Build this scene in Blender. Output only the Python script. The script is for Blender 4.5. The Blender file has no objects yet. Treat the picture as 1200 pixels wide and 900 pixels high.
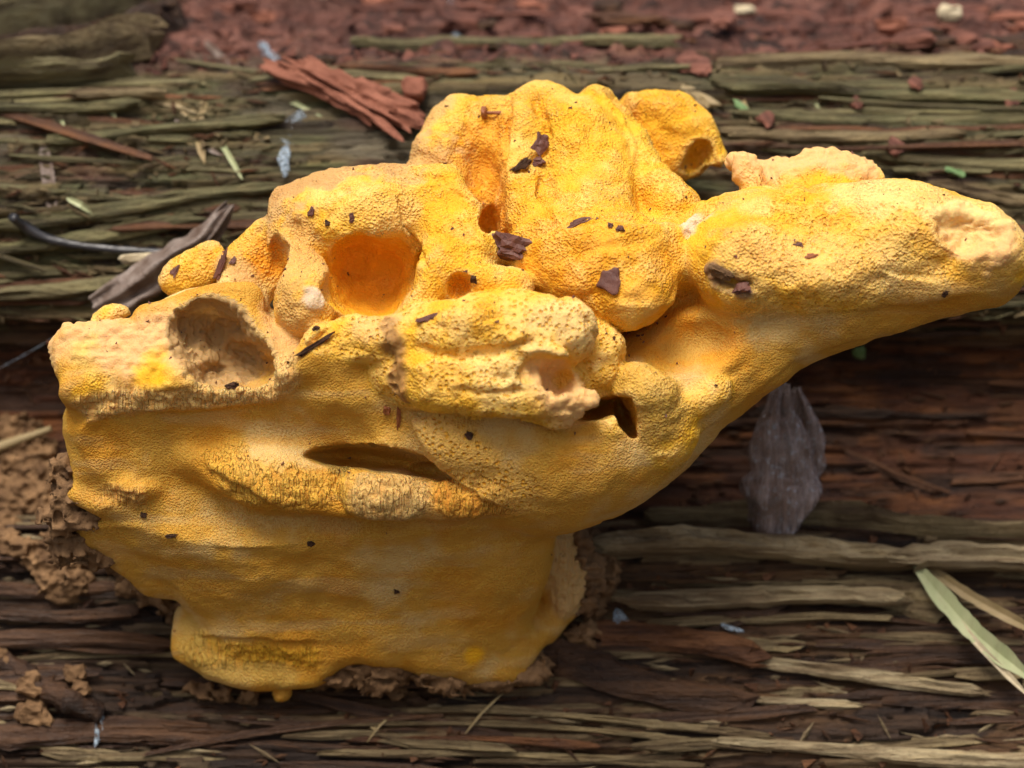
import bpy, bmesh, math, random
import numpy as np
from mathutils import Vector, Matrix

# ------------------------------------------------------------------ camera, light
SC = 0.00027            # metres per photo pixel at the fungus
DIST = 0.82             # camera to the focus plane, metres
DP = DIST / SC
PITCH = math.radians(14)
Z0 = 0.40
scene = bpy.context.scene
COL = scene.collection
FWD = np.array([0, math.cos(PITCH), -math.sin(PITCH)])
UP = np.array([0, math.sin(PITCH), math.cos(PITCH)])
RIGHT = np.array([1.0, 0, 0])
ORI = np.array([0, 0, Z0])

cam = bpy.data.cameras.new('camera')
cam_o = bpy.data.objects.new('camera', cam); COL.objects.link(cam_o)
cam.sensor_width = 36
cam.lens = 36 * DIST / (1200 * SC)
cam.clip_start = 0.01; cam.clip_end = 50
cam_o.location = ORI - FWD * DIST
cam_o.rotation_euler = (math.pi / 2 - PITCH, 0, 0)
cam.dof.use_dof = True
cam.dof.focus_distance = DIST - 70 * SC
cam.dof.aperture_fstop = 6.5
scene.camera = cam_o

SUN_EL, SUN_AZ = math.radians(67), math.radians(203)   # azimuth: 180 = from behind the camera
world = bpy.data.worlds.new('World'); scene.world = world; world.use_nodes = True
wn = world.node_tree; wn.nodes.clear()
w_out = wn.nodes.new('ShaderNodeOutputWorld'); w_bg = wn.nodes.new('ShaderNodeBackground')
sky = wn.nodes.new('ShaderNodeTexSky'); sky.sky_type = 'NISHITA'; sky.sun_disc = False
sky.sun_elevation = SUN_EL; sky.sun_rotation = SUN_AZ
sky.air_density = 1.0; sky.dust_density = 6.0; sky.ozone_density = 0.6
w_bg.inputs['Strength'].default_value = 0.056
w_mix = wn.nodes.new('ShaderNodeMix'); w_mix.data_type = 'RGBA'; w_mix.blend_type = 'MULTIPLY'; w_mix.inputs[0].default_value = 1
w_mix.inputs[7].default_value = (1, .96, .89, 1)          # warm tint added to take the blue out of the sky light
wn.links.new(sky.outputs[0], w_mix.inputs[6]); wn.links.new(w_mix.outputs[2], w_bg.inputs[0]); wn.links.new(w_bg.outputs[0], w_out.inputs[0])
sun = bpy.data.lights.new('sun', 'SUN'); sun.energy = 1.5; sun.angle = math.radians(28); sun.color = (1, 0.95, 0.88)
sun_o = bpy.data.objects.new('sun', sun); COL.objects.link(sun_o)
sd = Vector((math.sin(SUN_AZ) * math.cos(SUN_EL), math.cos(SUN_AZ) * math.cos(SUN_EL), math.sin(SUN_EL)))
sun_o.rotation_euler = sd.to_track_quat('Z', 'Y').to_euler()
sun_o.location = (0, 0, 3)
scene.view_settings.view_transform = 'Standard'; scene.view_settings.look = 'None'
scene.view_settings.gamma = 1; scene.view_settings.use_curve_mapping = False
scene.view_settings.exposure = 1.22

VOX = 2.4

# ------------------------------------------------------------------ helpers
def P(u, v, w):
    """photo position + height w above the focus plane -> metric frame of the site (pixels)"""
    k = 1 - w / DP
    return np.array([(u - 600) * k, (450 - v) * k, w])
def to_world(a):
    a = np.asarray(a, float)
    return ORI + SC * (a[..., 0:1] * RIGHT + a[..., 1:2] * UP - a[..., 2:3] * FWD)
def W(u, v, w): return to_world(P(u, v, w))
def dirw(a):
    a = np.asarray(a, float)
    return a[..., 0:1] * RIGHT + a[..., 1:2] * UP - a[..., 2:3] * FWD

def h32(x, y, z, seed):
    n = (x.astype(np.uint32) * np.uint32(374761393) + y.astype(np.uint32) * np.uint32(668265263)
         + z.astype(np.uint32) * np.uint32(2147483647) + np.uint32((seed * 974711 + 13) & 0xffffffff))
    n = (n ^ (n >> np.uint32(13))) * np.uint32(1274126177)
    n = (n ^ (n >> np.uint32(16))) * np.uint32(2246822519)
    n ^= n >> np.uint32(15)
    return n.astype(np.float32) / np.float32(4294967295.0)
def vn(x, y, z=None, seed=0):
    """value noise, -1..1"""
    x = np.asarray(x, np.float32); y = np.asarray(y, np.float32)
    z = np.zeros_like(x) if z is None else np.asarray(z, np.float32)
    xi, yi, zi = (np.floor(a) for a in (x, y, z))
    fx, fy, fz = x - xi, y - yi, z - zi
    fx, fy, fz = (f * f * (3 - 2 * f) for f in (fx, fy, fz))
    xi, yi, zi = (a.astype(np.int64) for a in (xi, yi, zi))
    def c(a, b, d): return h32(xi + a, yi + b, zi + d, seed)
    r = ((c(0,0,0)*(1-fx)+c(1,0,0)*fx)*(1-fy) + (c(0,1,0)*(1-fx)+c(1,1,0)*fx)*fy)*(1-fz) \
      + ((c(0,0,1)*(1-fx)+c(1,0,1)*fx)*(1-fy) + (c(0,1,1)*(1-fx)+c(1,1,1)*fx)*fy)*fz
    return r * 2 - 1
def fbm(p, scale, octs=3, seed=0):
    r = 0; a = 1; t = 0
    for o in range(octs):
        r = r + a * vn(p[:,0]/scale, p[:,1]/scale, p[:,2]/scale, seed+o*7); t += a
        a *= .5; scale *= .5
    return r / t
def worley(p, scale, seed=0):
    q = p / scale
    qi = np.floor(q).astype(np.int64); best = np.full(len(p), 9.0, np.float32)
    for a in (-1,0,1):
        for b in (-1,0,1):
            for c in (-1,0,1):
                ci = qi + np.array([a,b,c])
                x, y, z = ci[:,0], ci[:,1], ci[:,2]
                d = ((ci[:,0]+h32(x,y,z,seed)-q[:,0])**2 + (ci[:,1]+h32(x,y,z,seed+1)-q[:,1])**2
                     + (ci[:,2]+h32(x,y,z,seed+2)-q[:,2])**2)
                best = np.minimum(best, d)
    return np.sqrt(best)
def sstep(a, b, x):
    t = np.clip((x - a) / (b - a), 0, 1); return t * t * (3 - 2 * t)

def link(o, parent=None):
    COL.objects.link(o)
    if parent is not None:
        o.parent = parent
    return o
def tag(o, label, cat, group=None, kind=None):
    if label: o['label'] = label
    if cat: o['category'] = cat
    if group: o['group'] = group
    if kind: o['kind'] = kind
    return o
def empty(name, loc):
    o = bpy.data.objects.new(name, None); o.empty_display_size = .01
    o.location = loc; COL.objects.link(o); return o
def np_mesh(name, verts, quads, smooth=True):
    me = bpy.data.meshes.new(name)
    verts = np.asarray(verts, np.float32); quads = np.asarray(quads, np.int32)
    n = quads.shape[1]
    me.vertices.add(len(verts)); me.vertices.foreach_set('co', verts.ravel())
    me.loops.add(quads.size); me.loops.foreach_set('vertex_index', quads.ravel())
    me.polygons.add(len(quads))
    me.polygons.foreach_set('loop_start', np.arange(0, quads.size, n, dtype=np.int32))
    me.polygons.foreach_set('loop_total', np.full(len(quads), n, np.int32))
    me.polygons.foreach_set('use_smooth', np.full(len(quads), smooth, bool))
    me.update(calc_edges=True); me.validate()
    return me
def vcol(me, rgb, name='tint'):
    a = me.color_attributes.new(name, 'FLOAT_COLOR', 'POINT')
    c = np.ones((len(rgb), 4), np.float32); c[:, :rgb.shape[1]] = rgb
    a.data.foreach_set('color', c.ravel())

# ------------------------------------------------------------------ materials
class NT:
    def __init__(s, name):
        s.m = bpy.data.materials.new(name); s.m.use_nodes = True
        s.t = s.m.node_tree; s.b = s.t.nodes['Principled BSDF']
    def n(s, typ, **kw):
        nd = s.t.nodes.new('ShaderNode' + typ)
        for k, v in kw.items():
            if k in nd.inputs: nd.inputs[k].default_value = v
            else: setattr(nd, k, v)
        return nd
    def l(s, a, b): s.t.links.new(a, b)
    def mix(s, fac, a, b, blend='MIX'):
        nd = s.t.nodes.new('ShaderNodeMix'); nd.data_type = 'RGBA'; nd.blend_type = blend
        for i, x in ((0, fac), (6, a), (7, b)):
            if isinstance(x, (int, float)): nd.inputs[i].default_value = x
            elif isinstance(x, tuple): nd.inputs[i].default_value = (*x, 1) if len(x) == 3 else x
            else: s.l(x, nd.inputs[i])
        return nd.outputs[2]
    def math(s, op, a, b=0.5, c=0.0):
        nd = s.t.nodes.new('ShaderNodeMath'); nd.operation = op
        for i, x in enumerate((a, b, c)):
            if isinstance(x, (int, float)): nd.inputs[i].default_value = x
            else: s.l(x, nd.inputs[i])
        return nd.outputs[0]
    def ramp(s, fac, stops):
        nd = s.t.nodes.new('ShaderNodeValToRGB'); e = nd.color_ramp.elements
        while len(e) < len(stops): e.new(.5)
        for el, (p, c) in zip(e, stops):
            el.position = p; el.color = (c, c, c, 1) if isinstance(c, (int, float)) else (*c, 1)
        s.l(fac, nd.inputs[0]); return nd.outputs[0]
    def coords(s, scale=(1,1,1), rot=(0,0,0), kind='Object'):
        tc = s.n('TexCoord'); mp = s.n('Mapping')
        mp.inputs['Scale'].default_value = scale; mp.inputs['Rotation'].default_value = rot
        s.l(tc.outputs[kind], mp.inputs[0]); return mp.outputs[0]
    def noise(s, vec, scale, detail=3, rough=.55):
        nd = s.n('TexNoise'); nd.inputs['Scale'].default_value = scale
        nd.inputs['Detail'].default_value = detail; nd.inputs['Roughness'].default_value = rough
        s.l(vec, nd.inputs['Vector']); return nd.outputs['Fac']
    def bump(s, h, dist, strength=1.0, prev=None):
        nd = s.n('Bump'); nd.inputs['Distance'].default_value = dist; nd.inputs['Strength'].default_value = strength
        s.l(h, nd.inputs['Height'])
        if prev is not None: s.l(prev, nd.inputs['Normal'])
        return nd.outputs[0]
    def attr(s, name):
        nd = s.n('Attribute'); nd.attribute_name = name; return nd

def mat_fungus():
    s = NT('fungus_flesh'); b = s.b
    tint = s.attr('tint').outputs['Color']
    msk = s.attr('masks'); sep = s.n('SeparateColor'); s.l(msk.outputs['Color'], sep.inputs[0])
    pore, fine, rag = sep.outputs
    co = s.coords()
    # wobble the lookup so the pores are not a clean cell pattern
    nw = s.n('TexNoise'); nw.inputs['Scale'].default_value = 300; nw.inputs['Detail'].default_value = 2; s.l(co, nw.inputs['Vector'])
    add = s.n('VectorMath', operation='MULTIPLY_ADD'); s.l(nw.outputs['Color'], add.inputs[0])
    add.inputs[1].default_value = (.0005,)*3; s.l(co, add.inputs[2])
    v1 = s.n('TexVoronoi'); v1.inputs['Scale'].default_value = 1150; v1.inputs['Randomness'].default_value = 1; s.l(add.outputs[0], v1.inputs['Vector'])
    v2 = s.n('TexVoronoi'); v2.inputs['Scale'].default_value = 1500; s.l(add.outputs[0], v2.inputs['Vector'])
    h1 = s.ramp(v1.outputs['Distance'], [(0.0, 0.0), (0.7, 1.0)]); h1.node.color_ramp.interpolation = 'EASE'
    h2 = s.ramp(v2.outputs['Distance'], [(0.08, 0.0), (0.7, 1.0)])
    n3 = s.noise(co, 900, 4, .7); n4 = s.noise(co, 160, 4, .6)
    v3 = s.n('TexVoronoi'); v3.inputs['Scale'].default_value = 1050; s.l(add.outputs[0], v3.inputs['Vector'])
    tuft = s.ramp(v3.outputs['Distance'], [(0.0, 1.0), (0.75, 0.0)]); tuft.node.color_ramp.interpolation = 'EASE'
    sel = s.ramp(s.noise(co, 45, 2, .5), [(.40, 0.), (.58, 1.)])
    hm = s.mix(sel, h1, tuft)
    ph1 = s.math('MULTIPLY', hm, pore); ph2 = s.math('MULTIPLY', h2, fine)
    bp = s.bump(ph1, .0012, .7)
    bp = s.bump(ph2, .0008, .55, bp)
    bp = s.bump(n3, .0003, .25, bp)
    bp = s.bump(s.math('MULTIPLY', n4, pore), .0010, .2, bp)
    vb = s.n('TexVoronoi'); vb.inputs['Scale'].default_value = 600; s.l(add.outputs[0], vb.inputs['Vector'])
    big = msk.outputs['Alpha']
    bpit = s.math('MULTIPLY', s.ramp(vb.outputs['Distance'], [(.16, 1.), (.42, 0.)]), big)
    bp = s.bump(s.math('SUBTRACT', 1.0, bpit), .0012, .75, bp)
    mpf = s.n('Mapping'); mpf.inputs['Scale'].default_value = (1, 1, .05); s.l(co, mpf.inputs[0])
    fr = s.noise(mpf.outputs[0], 900, 1, .5)
    frm = s.math('MULTIPLY', s.ramp(fr, [(.40, 0.), (.6, 1.)]), rag)
    bp = s.bump(frm, .0016, 1.0, bp)
    s.l(bp, b.inputs['Normal'])
    # pits hold the deeper orange, rims are dusted pale
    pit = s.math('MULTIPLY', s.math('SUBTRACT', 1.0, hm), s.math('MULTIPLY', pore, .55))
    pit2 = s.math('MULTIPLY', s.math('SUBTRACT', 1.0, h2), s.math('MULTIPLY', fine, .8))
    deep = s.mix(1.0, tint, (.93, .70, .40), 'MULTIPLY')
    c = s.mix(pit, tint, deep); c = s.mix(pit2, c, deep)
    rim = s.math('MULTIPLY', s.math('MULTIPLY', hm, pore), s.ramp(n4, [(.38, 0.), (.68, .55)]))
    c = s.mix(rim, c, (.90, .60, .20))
    c = s.mix(s.ramp(n3, [(.35, 0.0), (.75, .15)]), c, s.mix(1.0, c, (.8, .62, .42), 'MULTIPLY'))
    c = s.mix(s.math('MULTIPLY', s.math('SUBTRACT', big, bpit), .2), c, (.86, .62, .26))
    c = s.mix(s.math('MULTIPLY', bpit, .75), c, (.80, .36, .02))
    gap = s.math('MULTIPLY', s.math('SUBTRACT', 1.0, s.ramp(fr, [(.36, 0.), (.52, 1.)])), s.math('MULTIPLY', rag, .6))
    c = s.mix(gap, c, s.mix(1.0, c, (.85, .55, .28), 'MULTIPLY'))
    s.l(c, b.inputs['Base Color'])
    b.inputs['Roughness'].default_value = .78
    b.inputs['Specular IOR Level'].default_value = .25
    b.inputs['Subsurface Weight'].default_value = .25
    b.inputs['Subsurface Radius'].default_value = (1.0, .45, .12)
    b.inputs['Subsurface Scale'].default_value = .0035
    return s.m

def mat_wood(name, attr=True, base=(.1,.07,.04), alt=(.18,.13,.08), rough=.72, alg=0.0, fib=1.0, kind='Object', rot=(0,0,0)):
    s = NT(name); b = s.b
    co = s.coords((1, 1, 1), rot, kind=kind)
    mp = s.n('Mapping'); mp.inputs['Scale'].default_value = (14, 260, 260); s.l(co, mp.inputs[0])
    f1 = s.noise(mp.outputs[0], 2.2, 5, .65)
    mp2 = s.n('Mapping'); mp2.inputs['Scale'].default_value = (60, 420, 420); s.l(co, mp2.inputs[0])
    f2 = s.noise(mp2.outputs[0], 2.6, 4, .6)
    n1 = s.noise(co, 90, 5, .65); n2 = s.noise(co, 420, 4, .7)
    if attr: c = s.attr('tint').outputs['Color']
    else:
        oi = s.n('ObjectInfo')
        c = s.mix(oi.outputs['Random'], base, alt)
        c = s.mix(s.ramp(n1, [(.35, 0.), (.7, .8)]), c, alt)
    c = s.mix(s.ramp(f1, [(.38, .75), (.58, 0.)]), c, s.mix(1.0, c, (.42, .34, .28), 'MULTIPLY'))
    c = s.mix(s.ramp(f2, [(.55, 0.), (.75, .35)]), c, s.mix(1.0, c, (1.9, 1.8, 1.6), 'MULTIPLY'))
    c = s.mix(s.ramp(n2, [(.58, 0.), (.7, .5)]), c, s.mix(1.0, c, (.5, .42, .36), 'MULTIPLY'))
    mp3 = s.n('Mapping'); mp3.inputs['Scale'].default_value = (6, 95, 95); s.l(co, mp3.inputs[0])
    f3 = s.noise(mp3.outputs[0], 1.7, 3, .6)
    c = s.mix(s.ramp(f3, [(.36, .85), (.5, 0.)]), c, s.mix(1.0, c, (.34, .26, .2), 'MULTIPLY'))
    c = s.mix(s.ramp(f3, [(.56, 0.), (.72, .6)]), c, s.mix(1.0, c, (1.55, 1.5, 1.35), 'MULTIPLY'))
    s.l(c, b.inputs['Base Color'])
    bp = s.bump(f3, .003, .6); bp = s.bump(f1, .0022, .8 * fib, bp); bp = s.bump(f2, .0012, .8 * fib, bp); bp = s.bump(n2, .0008, .6, bp)
    s.l(bp, b.inputs['Normal'])
    s.l(s.ramp(n1, [(.3, rough - .18), (.7, rough + .1)]), b.inputs['Roughness'])
    b.inputs['Specular IOR Level'].default_value = .4
    return s.m

M_FUN = mat_fungus()
M_LOG = mat_wood('rotten_wood')
M_GREEN = mat_wood('algae_green_wood', False, (.098,.098,.036), (.20,.175,.085), .75)
M_TANW = mat_wood('weathered_tan_wood', False, (.17,.125,.058), (.27,.21,.11), .75)
M_PALE = mat_wood('pale_bleached_wood', False, (.28,.22,.12), (.43,.35,.21), .7)
M_DARK = mat_wood('dark_wet_wood', False, (.036,.017,.008), (.095,.044,.018), .55)
M_BRN = mat_wood('brown_rotten_wood', False, (.08,.030,.010), (.18,.076,.028), .62)
M_RED = mat_wood('red_crumbling_wood', False, (.11,.038,.026), (.25,.10,.068), .8, fib=.7)

# ------------------------------------------------------------------ the log
PROF_VIS = [(1120,-200),(1040,-165),(960,-145),(900,-138),(830,-150),(770,-165),(720,-172),(680,-178),(645,-190),(622,-232),
            (590,-268),(540,-282),(480,-284),(430,-272),(395,-248),(360,-222),(310,-212),(250,-222),(190,-245),(130,-280),
            (98,-312),(78,-360),(55,-440),(20,-550),(-25,-700),(-70,-900)]
def vw(v, w): q = P(600, v, w); return q[1], q[2]
pr = [vw(v, w) for v, w in PROF_VIS]
back = [(760,-1300),(700,-1750),(420,-2150),(-100,-2350),(-620,-2100),(-960,-1600),(-1060,-1000),(-980,-560),(-860,-300)]
def catmull(pts, step):
    out = []
    n = len(pts)
    for i in range(n - 1):
        p0 = pts[max(i-1,0)]; p1 = pts[i]; p2 = pts[i+1]; p3 = pts[min(i+2,n-1)]
        L = math.dist(p1, p2); k = max(1, int(round(L / step)))
        for j in range(k):
            t = j / k
            out.append(tuple(.5*((2*b)+(c-a)*t+(2*a-5*b+4*c-d)*t*t+(3*b-a-3*c+d)*t**3) for a,b,c,d in zip(p0,p1,p2,p3)))
    return out
vis = catmull(pr, 2.6)
bk = catmull([pr[-1]] + back + [pr[0]], 70)
prof = np.array(vis + bk)
NV = len(vis)
tan = np.roll(prof, -1, 0) - np.roll(prof, 1, 0)
for _ in range(6): tan[1:-1] = (tan[:-2] + tan[1:-1]*2 + tan[2:]) / 4
tan /= np.linalg.norm(tan, axis=1)[:, None]
nor = np.stack([-tan[:,1], tan[:,0]], 1)      # (y,z)
if nor[NV//3,1] < 0: nor = -nor
seg = np.linalg.norm(np.diff(prof, axis=0), axis=1); S = np.concatenate([[0], np.cumsum(seg)])
V_OF = 450 - prof[:,0] / (1 - prof[:,1] / DP)          # photo row of each profile point
def log_at(u, v, lift=0):
    """point on the log face seen at photo position (u, v), its normal, arc length"""
    j = int(np.argmin(np.abs(V_OF[:NV] - v)))
    y, z = prof[j]; k = 1 - z / DP
    x = (u - 600) * k
    h = float(log_h(np.array([[x]]), np.array([[S[j]]]), np.array([[V_OF[j]]]))[0][0,0])
    return np.array([x, y + nor[j,0]*(h+lift), z + nor[j,1]*(h+lift)]), np.array([0, nor[j,0], nor[j,1]]), np.array([0, tan[j,0], tan[j,1]])
def log_many(u, v, lift=0):
    j = np.abs(V_OF[None,:NV] - np.asarray(v)[:,None]).argmin(1); y, z = prof[j,0], prof[j,1]; x = (np.asarray(u)-600)*(1-z/DP)
    h = log_h(x[None], S[j][None], V_OF[j][None])[0][0] + lift
    zz = np.zeros(len(j)); n = np.stack([zz, nor[j,0], nor[j,1]], 1); t = np.stack([zz, tan[j,0], tan[j,1]], 1)
    return np.stack([x, y + nor[j,0]*h, z + nor[j,1]*h], 1), n, t
def log_h(x, s, v):
    sw = s + 9*vn(x/520, s/130, seed=1) + 2.2*vn(x/130, s/45, seed=2)
    tA = sw/40; bA = np.floor(tA)
    xa = x/330 + 7*h32(bA.astype(np.int64), bA.astype(np.int64)*0, bA.astype(np.int64)*0, 5)
    rA = h32(bA.astype(np.int64), np.floor(xa + .12*vn(x/20, s/6, seed=3)).astype(np.int64), bA.astype(np.int64)*0, 6)
    tB = (sw + 3*vn(x/60, s/18, seed=9))/11; bB = np.floor(tB)
    xb = x/150 + 9*h32(bB.astype(np.int64), bB.astype(np.int64)*0, bB.astype(np.int64)*0, 7)
    rB = h32(bB.astype(np.int64), np.floor(xb + .1*vn(x/9, s/4, seed=4)).astype(np.int64), bB.astype(np.int64)*0, 8)
    fB = tB - bB
    face = sstep(70, 110, v)                               # 1 on the upright face, 0 on the crumbly crown
    mid = sstep(385, 430, v) * (1 - sstep(595, 625, v))
    ampA = 22*face*(1 - .8*mid); ampB = (9 - 6*mid)
    h = ampA*rA + ampB*(rB + .35*(1-(2*fB-1)**2))
    h = h + 3.2*vn(x/140, sw/4.5, seed=11) + 1.6*vn(x/26, sw/3.2, seed=12)
    lump = 16*vn(x/46, s/60, seed=13) + 9*vn(x/17, s/22, seed=14) + 4*vn(x/7, s/9, seed=15)
    h = h + lump*(1-face) + 3*vn(x/30, s/14, seed=16)*face
    h = h + 22*vn(x/700, s/260, seed=17)
    return h, rA, rB, fB, mid, face
def build_log():
    xs_v = np.arange(-960, 961, 3.6)
    ext = np.arange(1050, 3600, 90.)
    xs = np.concatenate([-ext[::-1], xs_v, ext])
    X, Sg = np.meshgrid(xs, S); Vg = np.repeat(V_OF[:,None], len(xs), 1)
    Vg[NV:] = -100
    h, rA, rB, fB, mid, face = log_h(X, Sg, Vg)
    fade = np.ones(len(prof)); fade[NV:] = .6
    h = h * fade[:,None]
    pos = np.stack([X, prof[:,0:1] + nor[:,0:1]*h, prof[:,1:2] + nor[:,1:2]*h], -1)
    # wood colours by zone and band; shade at the lower left is painted in
    g1 = vn(X/160, Sg/60, seed=21); g2 = vn(X/50, Sg/16, seed=22); g3 = vn(X/14, Sg/7, seed=23)
    def c(*a): return np.array(a, np.float32)
    red = c(.115,.042,.03); redp = c(.24,.105,.078); redd = c(.045,.02,.015)
    grn = c(.10,.10,.04); oliv = c(.155,.118,.05); grey = c(.14,.125,.09); drk = c(.05,.026,.013)
    brn = c(.095,.030,.009); brno = c(.19,.068,.018)
    low = c(.10,.05,.018); lowp = c(.22,.16,.08); lowd = c(.03,.015,.008)
    def mx(a, b, t): return a + (b - a)*np.clip(t,0,1)[...,None]
    one = np.ones(X.shape + (3,), np.float32)
    C_top = mx(mx(one*red, redp, .5+.9*g2+.3*g3), redd, sstep(.15,.6,-g1*.6-g3*.7))
    C_face = mx(mx(one*grn, oliv, sstep(.3,.75,rB)), grey, sstep(.1,.8,g1+.3*g2)*.7)
    C_face = mx(C_face, drk, sstep(.55,.15,rB)*sstep(-.5,.3,g2+.2)*.85)
    C_face = mx(C_face, red*.9, sstep(.25,.8,vn(X/90,Sg/30,seed=24))*.6)
    C_mid = mx(mx(one*brn, brno, sstep(-.2,.7,g2+.3*g1)), drk*.7, sstep(.6,.2,rB)*.7)
    C_low = mx(mx(one*low, lowp, sstep(.62,.95,rB+.15*g3)*sstep(-.3,.4,g1+.4)), lowd, sstep(.45,.15,rB))
    C_low = mx(C_low, lowd, sstep(-120,-330,X)*.6)  # darker at lower left: shade from the fungus painted into the wood
    vj = Vg + 14*g1 + 8*g2
    col = mx(C_top, C_face, sstep(72,104,vj)); col = mx(col, C_mid, sstep(355,420,vj)); col = mx(col, C_low, sstep(600,632,vj))
    nr, ncol = X.shape
    idx = np.arange(nr*ncol).reshape(nr, ncol)
    a = idx; b_ = np.roll(idx, -1, 0)
    q = np.stack([a[:,:-1], a[:,1:], b_[:,1:], b_[:,:-1]], -1).reshape(-1,4)
    base = to_world(P(600, 1200, -1100)); base[2] = to_world(np.array([[0,-1060,-1000.]]))[0,2]
    wv = to_world(pos.reshape(-1,3)) - base
    me = np_mesh('log_body', wv, q)
    vcol(me, col.reshape(-1,3))
    # end caps
    bm = bmesh.new(); bm.from_mesh(me); bm.verts.ensure_lookup_table()
    for cidx in (0, ncol-1):
        bm.faces.new([bm.verts[int(i)] for i in idx[:,cidx]])
    bmesh.ops.recalc_face_normals(bm, faces=bm.faces[:]); bm.to_mesh(me); bm.free()
    me.materials.append(M_LOG)
    root = empty('rotting_log', base)
    tag(root, 'fallen rotting log with splintered mossy grey-green wood behind the yellow fungus', 'log')
    link(bpy.data.objects.new('log_body', me), root)
    return root
LOG = build_log()
def build_ground():  # out-of-view floor, added to bounce light onto the fungus underside
    n = 90; g = np.linspace(-2.2, 2.2, n); X, Y = np.meshgrid(g, g); z0 = LOG.location.z + .012
    Z = .012*vn(X*6, Y*6, seed=51) + .03*vn(X*1.3, Y*1.3, seed=52) + .006*vn(X*19, Y*19, seed=53)
    idx = np.arange(n*n).reshape(n, n); q = np.stack([idx[:-1,:-1], idx[:-1,1:], idx[1:,1:], idx[1:,:-1]], -1).reshape(-1,4)
    me = np_mesh('ground', np.stack([X, Y, Z], -1).reshape(-1,3), q); s = NT('leaf_litter'); co = s.coords()
    v_ = s.n('TexVoronoi'); v_.inputs['Scale'].default_value = 28; s.l(co, v_.inputs['Vector']); nn = s.noise(co, 60, 5, .6)
    c = s.mix(nn, (.05,.03,.016), (.11,.072,.04)); c = s.mix(.35, c, s.mix(1.0, v_.outputs['Color'], (.11,.07,.04), 'MULTIPLY')); s.l(c, s.b.inputs['Base Color'])
    s.b.inputs['Roughness'].default_value = .8; s.l(s.bump(nn, .01, .8), s.b.inputs['Normal']); me.materials.append(s.m)
    o = link(bpy.data.objects.new('ground', me)); o.location = (0, 0, z0); o['kind'] = 'structure'; o['label'] = 'unseen brown leaf litter floor under the log, added for bounce light'
build_ground()

# ------------------------------------------------------------------ the fungus: a solid modelled as a distance field
PARTS = ['base_funnel','lower_shelf','side_arm','upper_lobe','arch_lobe','front_lobe','stub_knob','broken_hollow','rear_flap','torn_wall','torn_mouth']
PRIM = []      # (op, kind, data, k, part)
def E(part, u, v, w, ru, rv, rw, rot=0, tilt=0, k=14): PRIM.append(('+', 'e', (P(u,v,w), (ru,rv,rw), rot, tilt), k, part))
def C(part, pts, k=14): PRIM.append(('+', 'c', [(P(a,b,c), r) for a,b,c,r in pts], k, part))
def SE(u, v, w, ru, rv, rw, rot=0, tilt=0, k=8, part=None): PRIM.append(('-', 'e', (P(u,v,w), (ru,rv,rw), rot, tilt), k, part))
def SC_(pts, k=6, part=None): PRIM.append(('-', 'c', [(P(a,b,c), r) for a,b,c,r in pts], k, part))
def FN(part, st, k=20): PRIM.append(('+', 'f', [(*P(u,v,w), ru, rw) for v,u,w,ru,rw in st], k, part))
def BX(part, u, v, w, hx, hy, hz, r, rot=0, tilt=0, k=14): PRIM.append(('+', 'b', (P(u,v,w), (hx,hy,hz), rot, tilt, r), k, part))
#FUNGUS_BEGIN
B, L, A, U_, R_, F, K, T, Q, T1, T2 = range(11)
# --- base that clasps the log
FN(B, [(545,380,-60,245,90),(580,372,-58,268,104),(612,372,-58,284,112),(640,388,-68,266,104),(680,413,-90,232,92),(720,422,-112,208,80),(760,422,-126,204,66),(800,430,-142,190,60)], k=40)
C(B, [(214,725,-110,14),(214,758,-98,16),(246,784,-92,14),(300,794,-90,12),(352,786,-92,12),(400,762,-100,12)], k=20)
C(B, [(470,764,-98,10),(530,770,-98,12),(585,776,-108,14),(622,748,-118,14)], k=22)
E(B, 328,812,-105, 13,11,12, k=4)
C(B, [(645,628,-100,22),(660,665,-115,26),(660,705,-130,24),(640,735,-135,20)], k=16)
# --- lower shelf and the belly that runs into the arm
E(L, 255,500,5, 180,80,128, k=40); E(L, 480,510,0, 230,86,122, k=50); E(L, 650,515,10, 165,86,122, k=50)
E(L, 440,450,-20, 330,90,100, k=40)
# left lobe: a thick broken wall
BX(L, 138,440,40, 62,46,66, 20, rot=-6, tilt=22, k=14); BX(L, 248,420,36, 78,62,74, 20, rot=-14, tilt=20, k=12); E(L, 318,430,50, 60,50,70, k=18)
E(L, 286,348,18, 26,40,26, rot=-20, k=10); E(L, 222,362,30, 46,20,30, rot=-14, k=10); E(L, 120,400,40, 40,18,28, rot=-16, k=10)
E(L, 78,424,30, 11,27,28, k=5)
# the underside is a hollow sweep below the rim
SE(235,626,250, 600,204,212, k=2, part=L)
C(L, [(640,525,30,84),(790,454,35,74),(905,377,45,64),(1050,326,80,57),(1145,316,105,46)], k=40)
E(L, 650,530,40, 120,72,90, k=40); E(L, 500,520,30, 120,60,80, k=40)
# ledge with teeth at the far left and the point of the shelf
C(B, [(92,580,26,12),(120,592,34,12),(165,592,30,11),(210,588,20,10)], k=18); C(B, [(108,626,-20,16),(136,644,-40,22),(180,676,-70,22)], k=30)
E(L, 140,542,4, 58,44,56, k=18); E(L, 165,570,24, 34,16,40, rot=14, k=12)
# ridge line of the upper tier and its tooth band
C(L, [(225,540,50,14),(290,568,58,16),(340,584,62,16),(400,590,68,15)], k=22)
E(L, 330,556,56, 70,34,38, rot=10, k=28)
E(L, 450,574,88, 52,31,36, k=9); E(L, 535,578,80, 58,26,36, rot=3, k=14)
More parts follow.
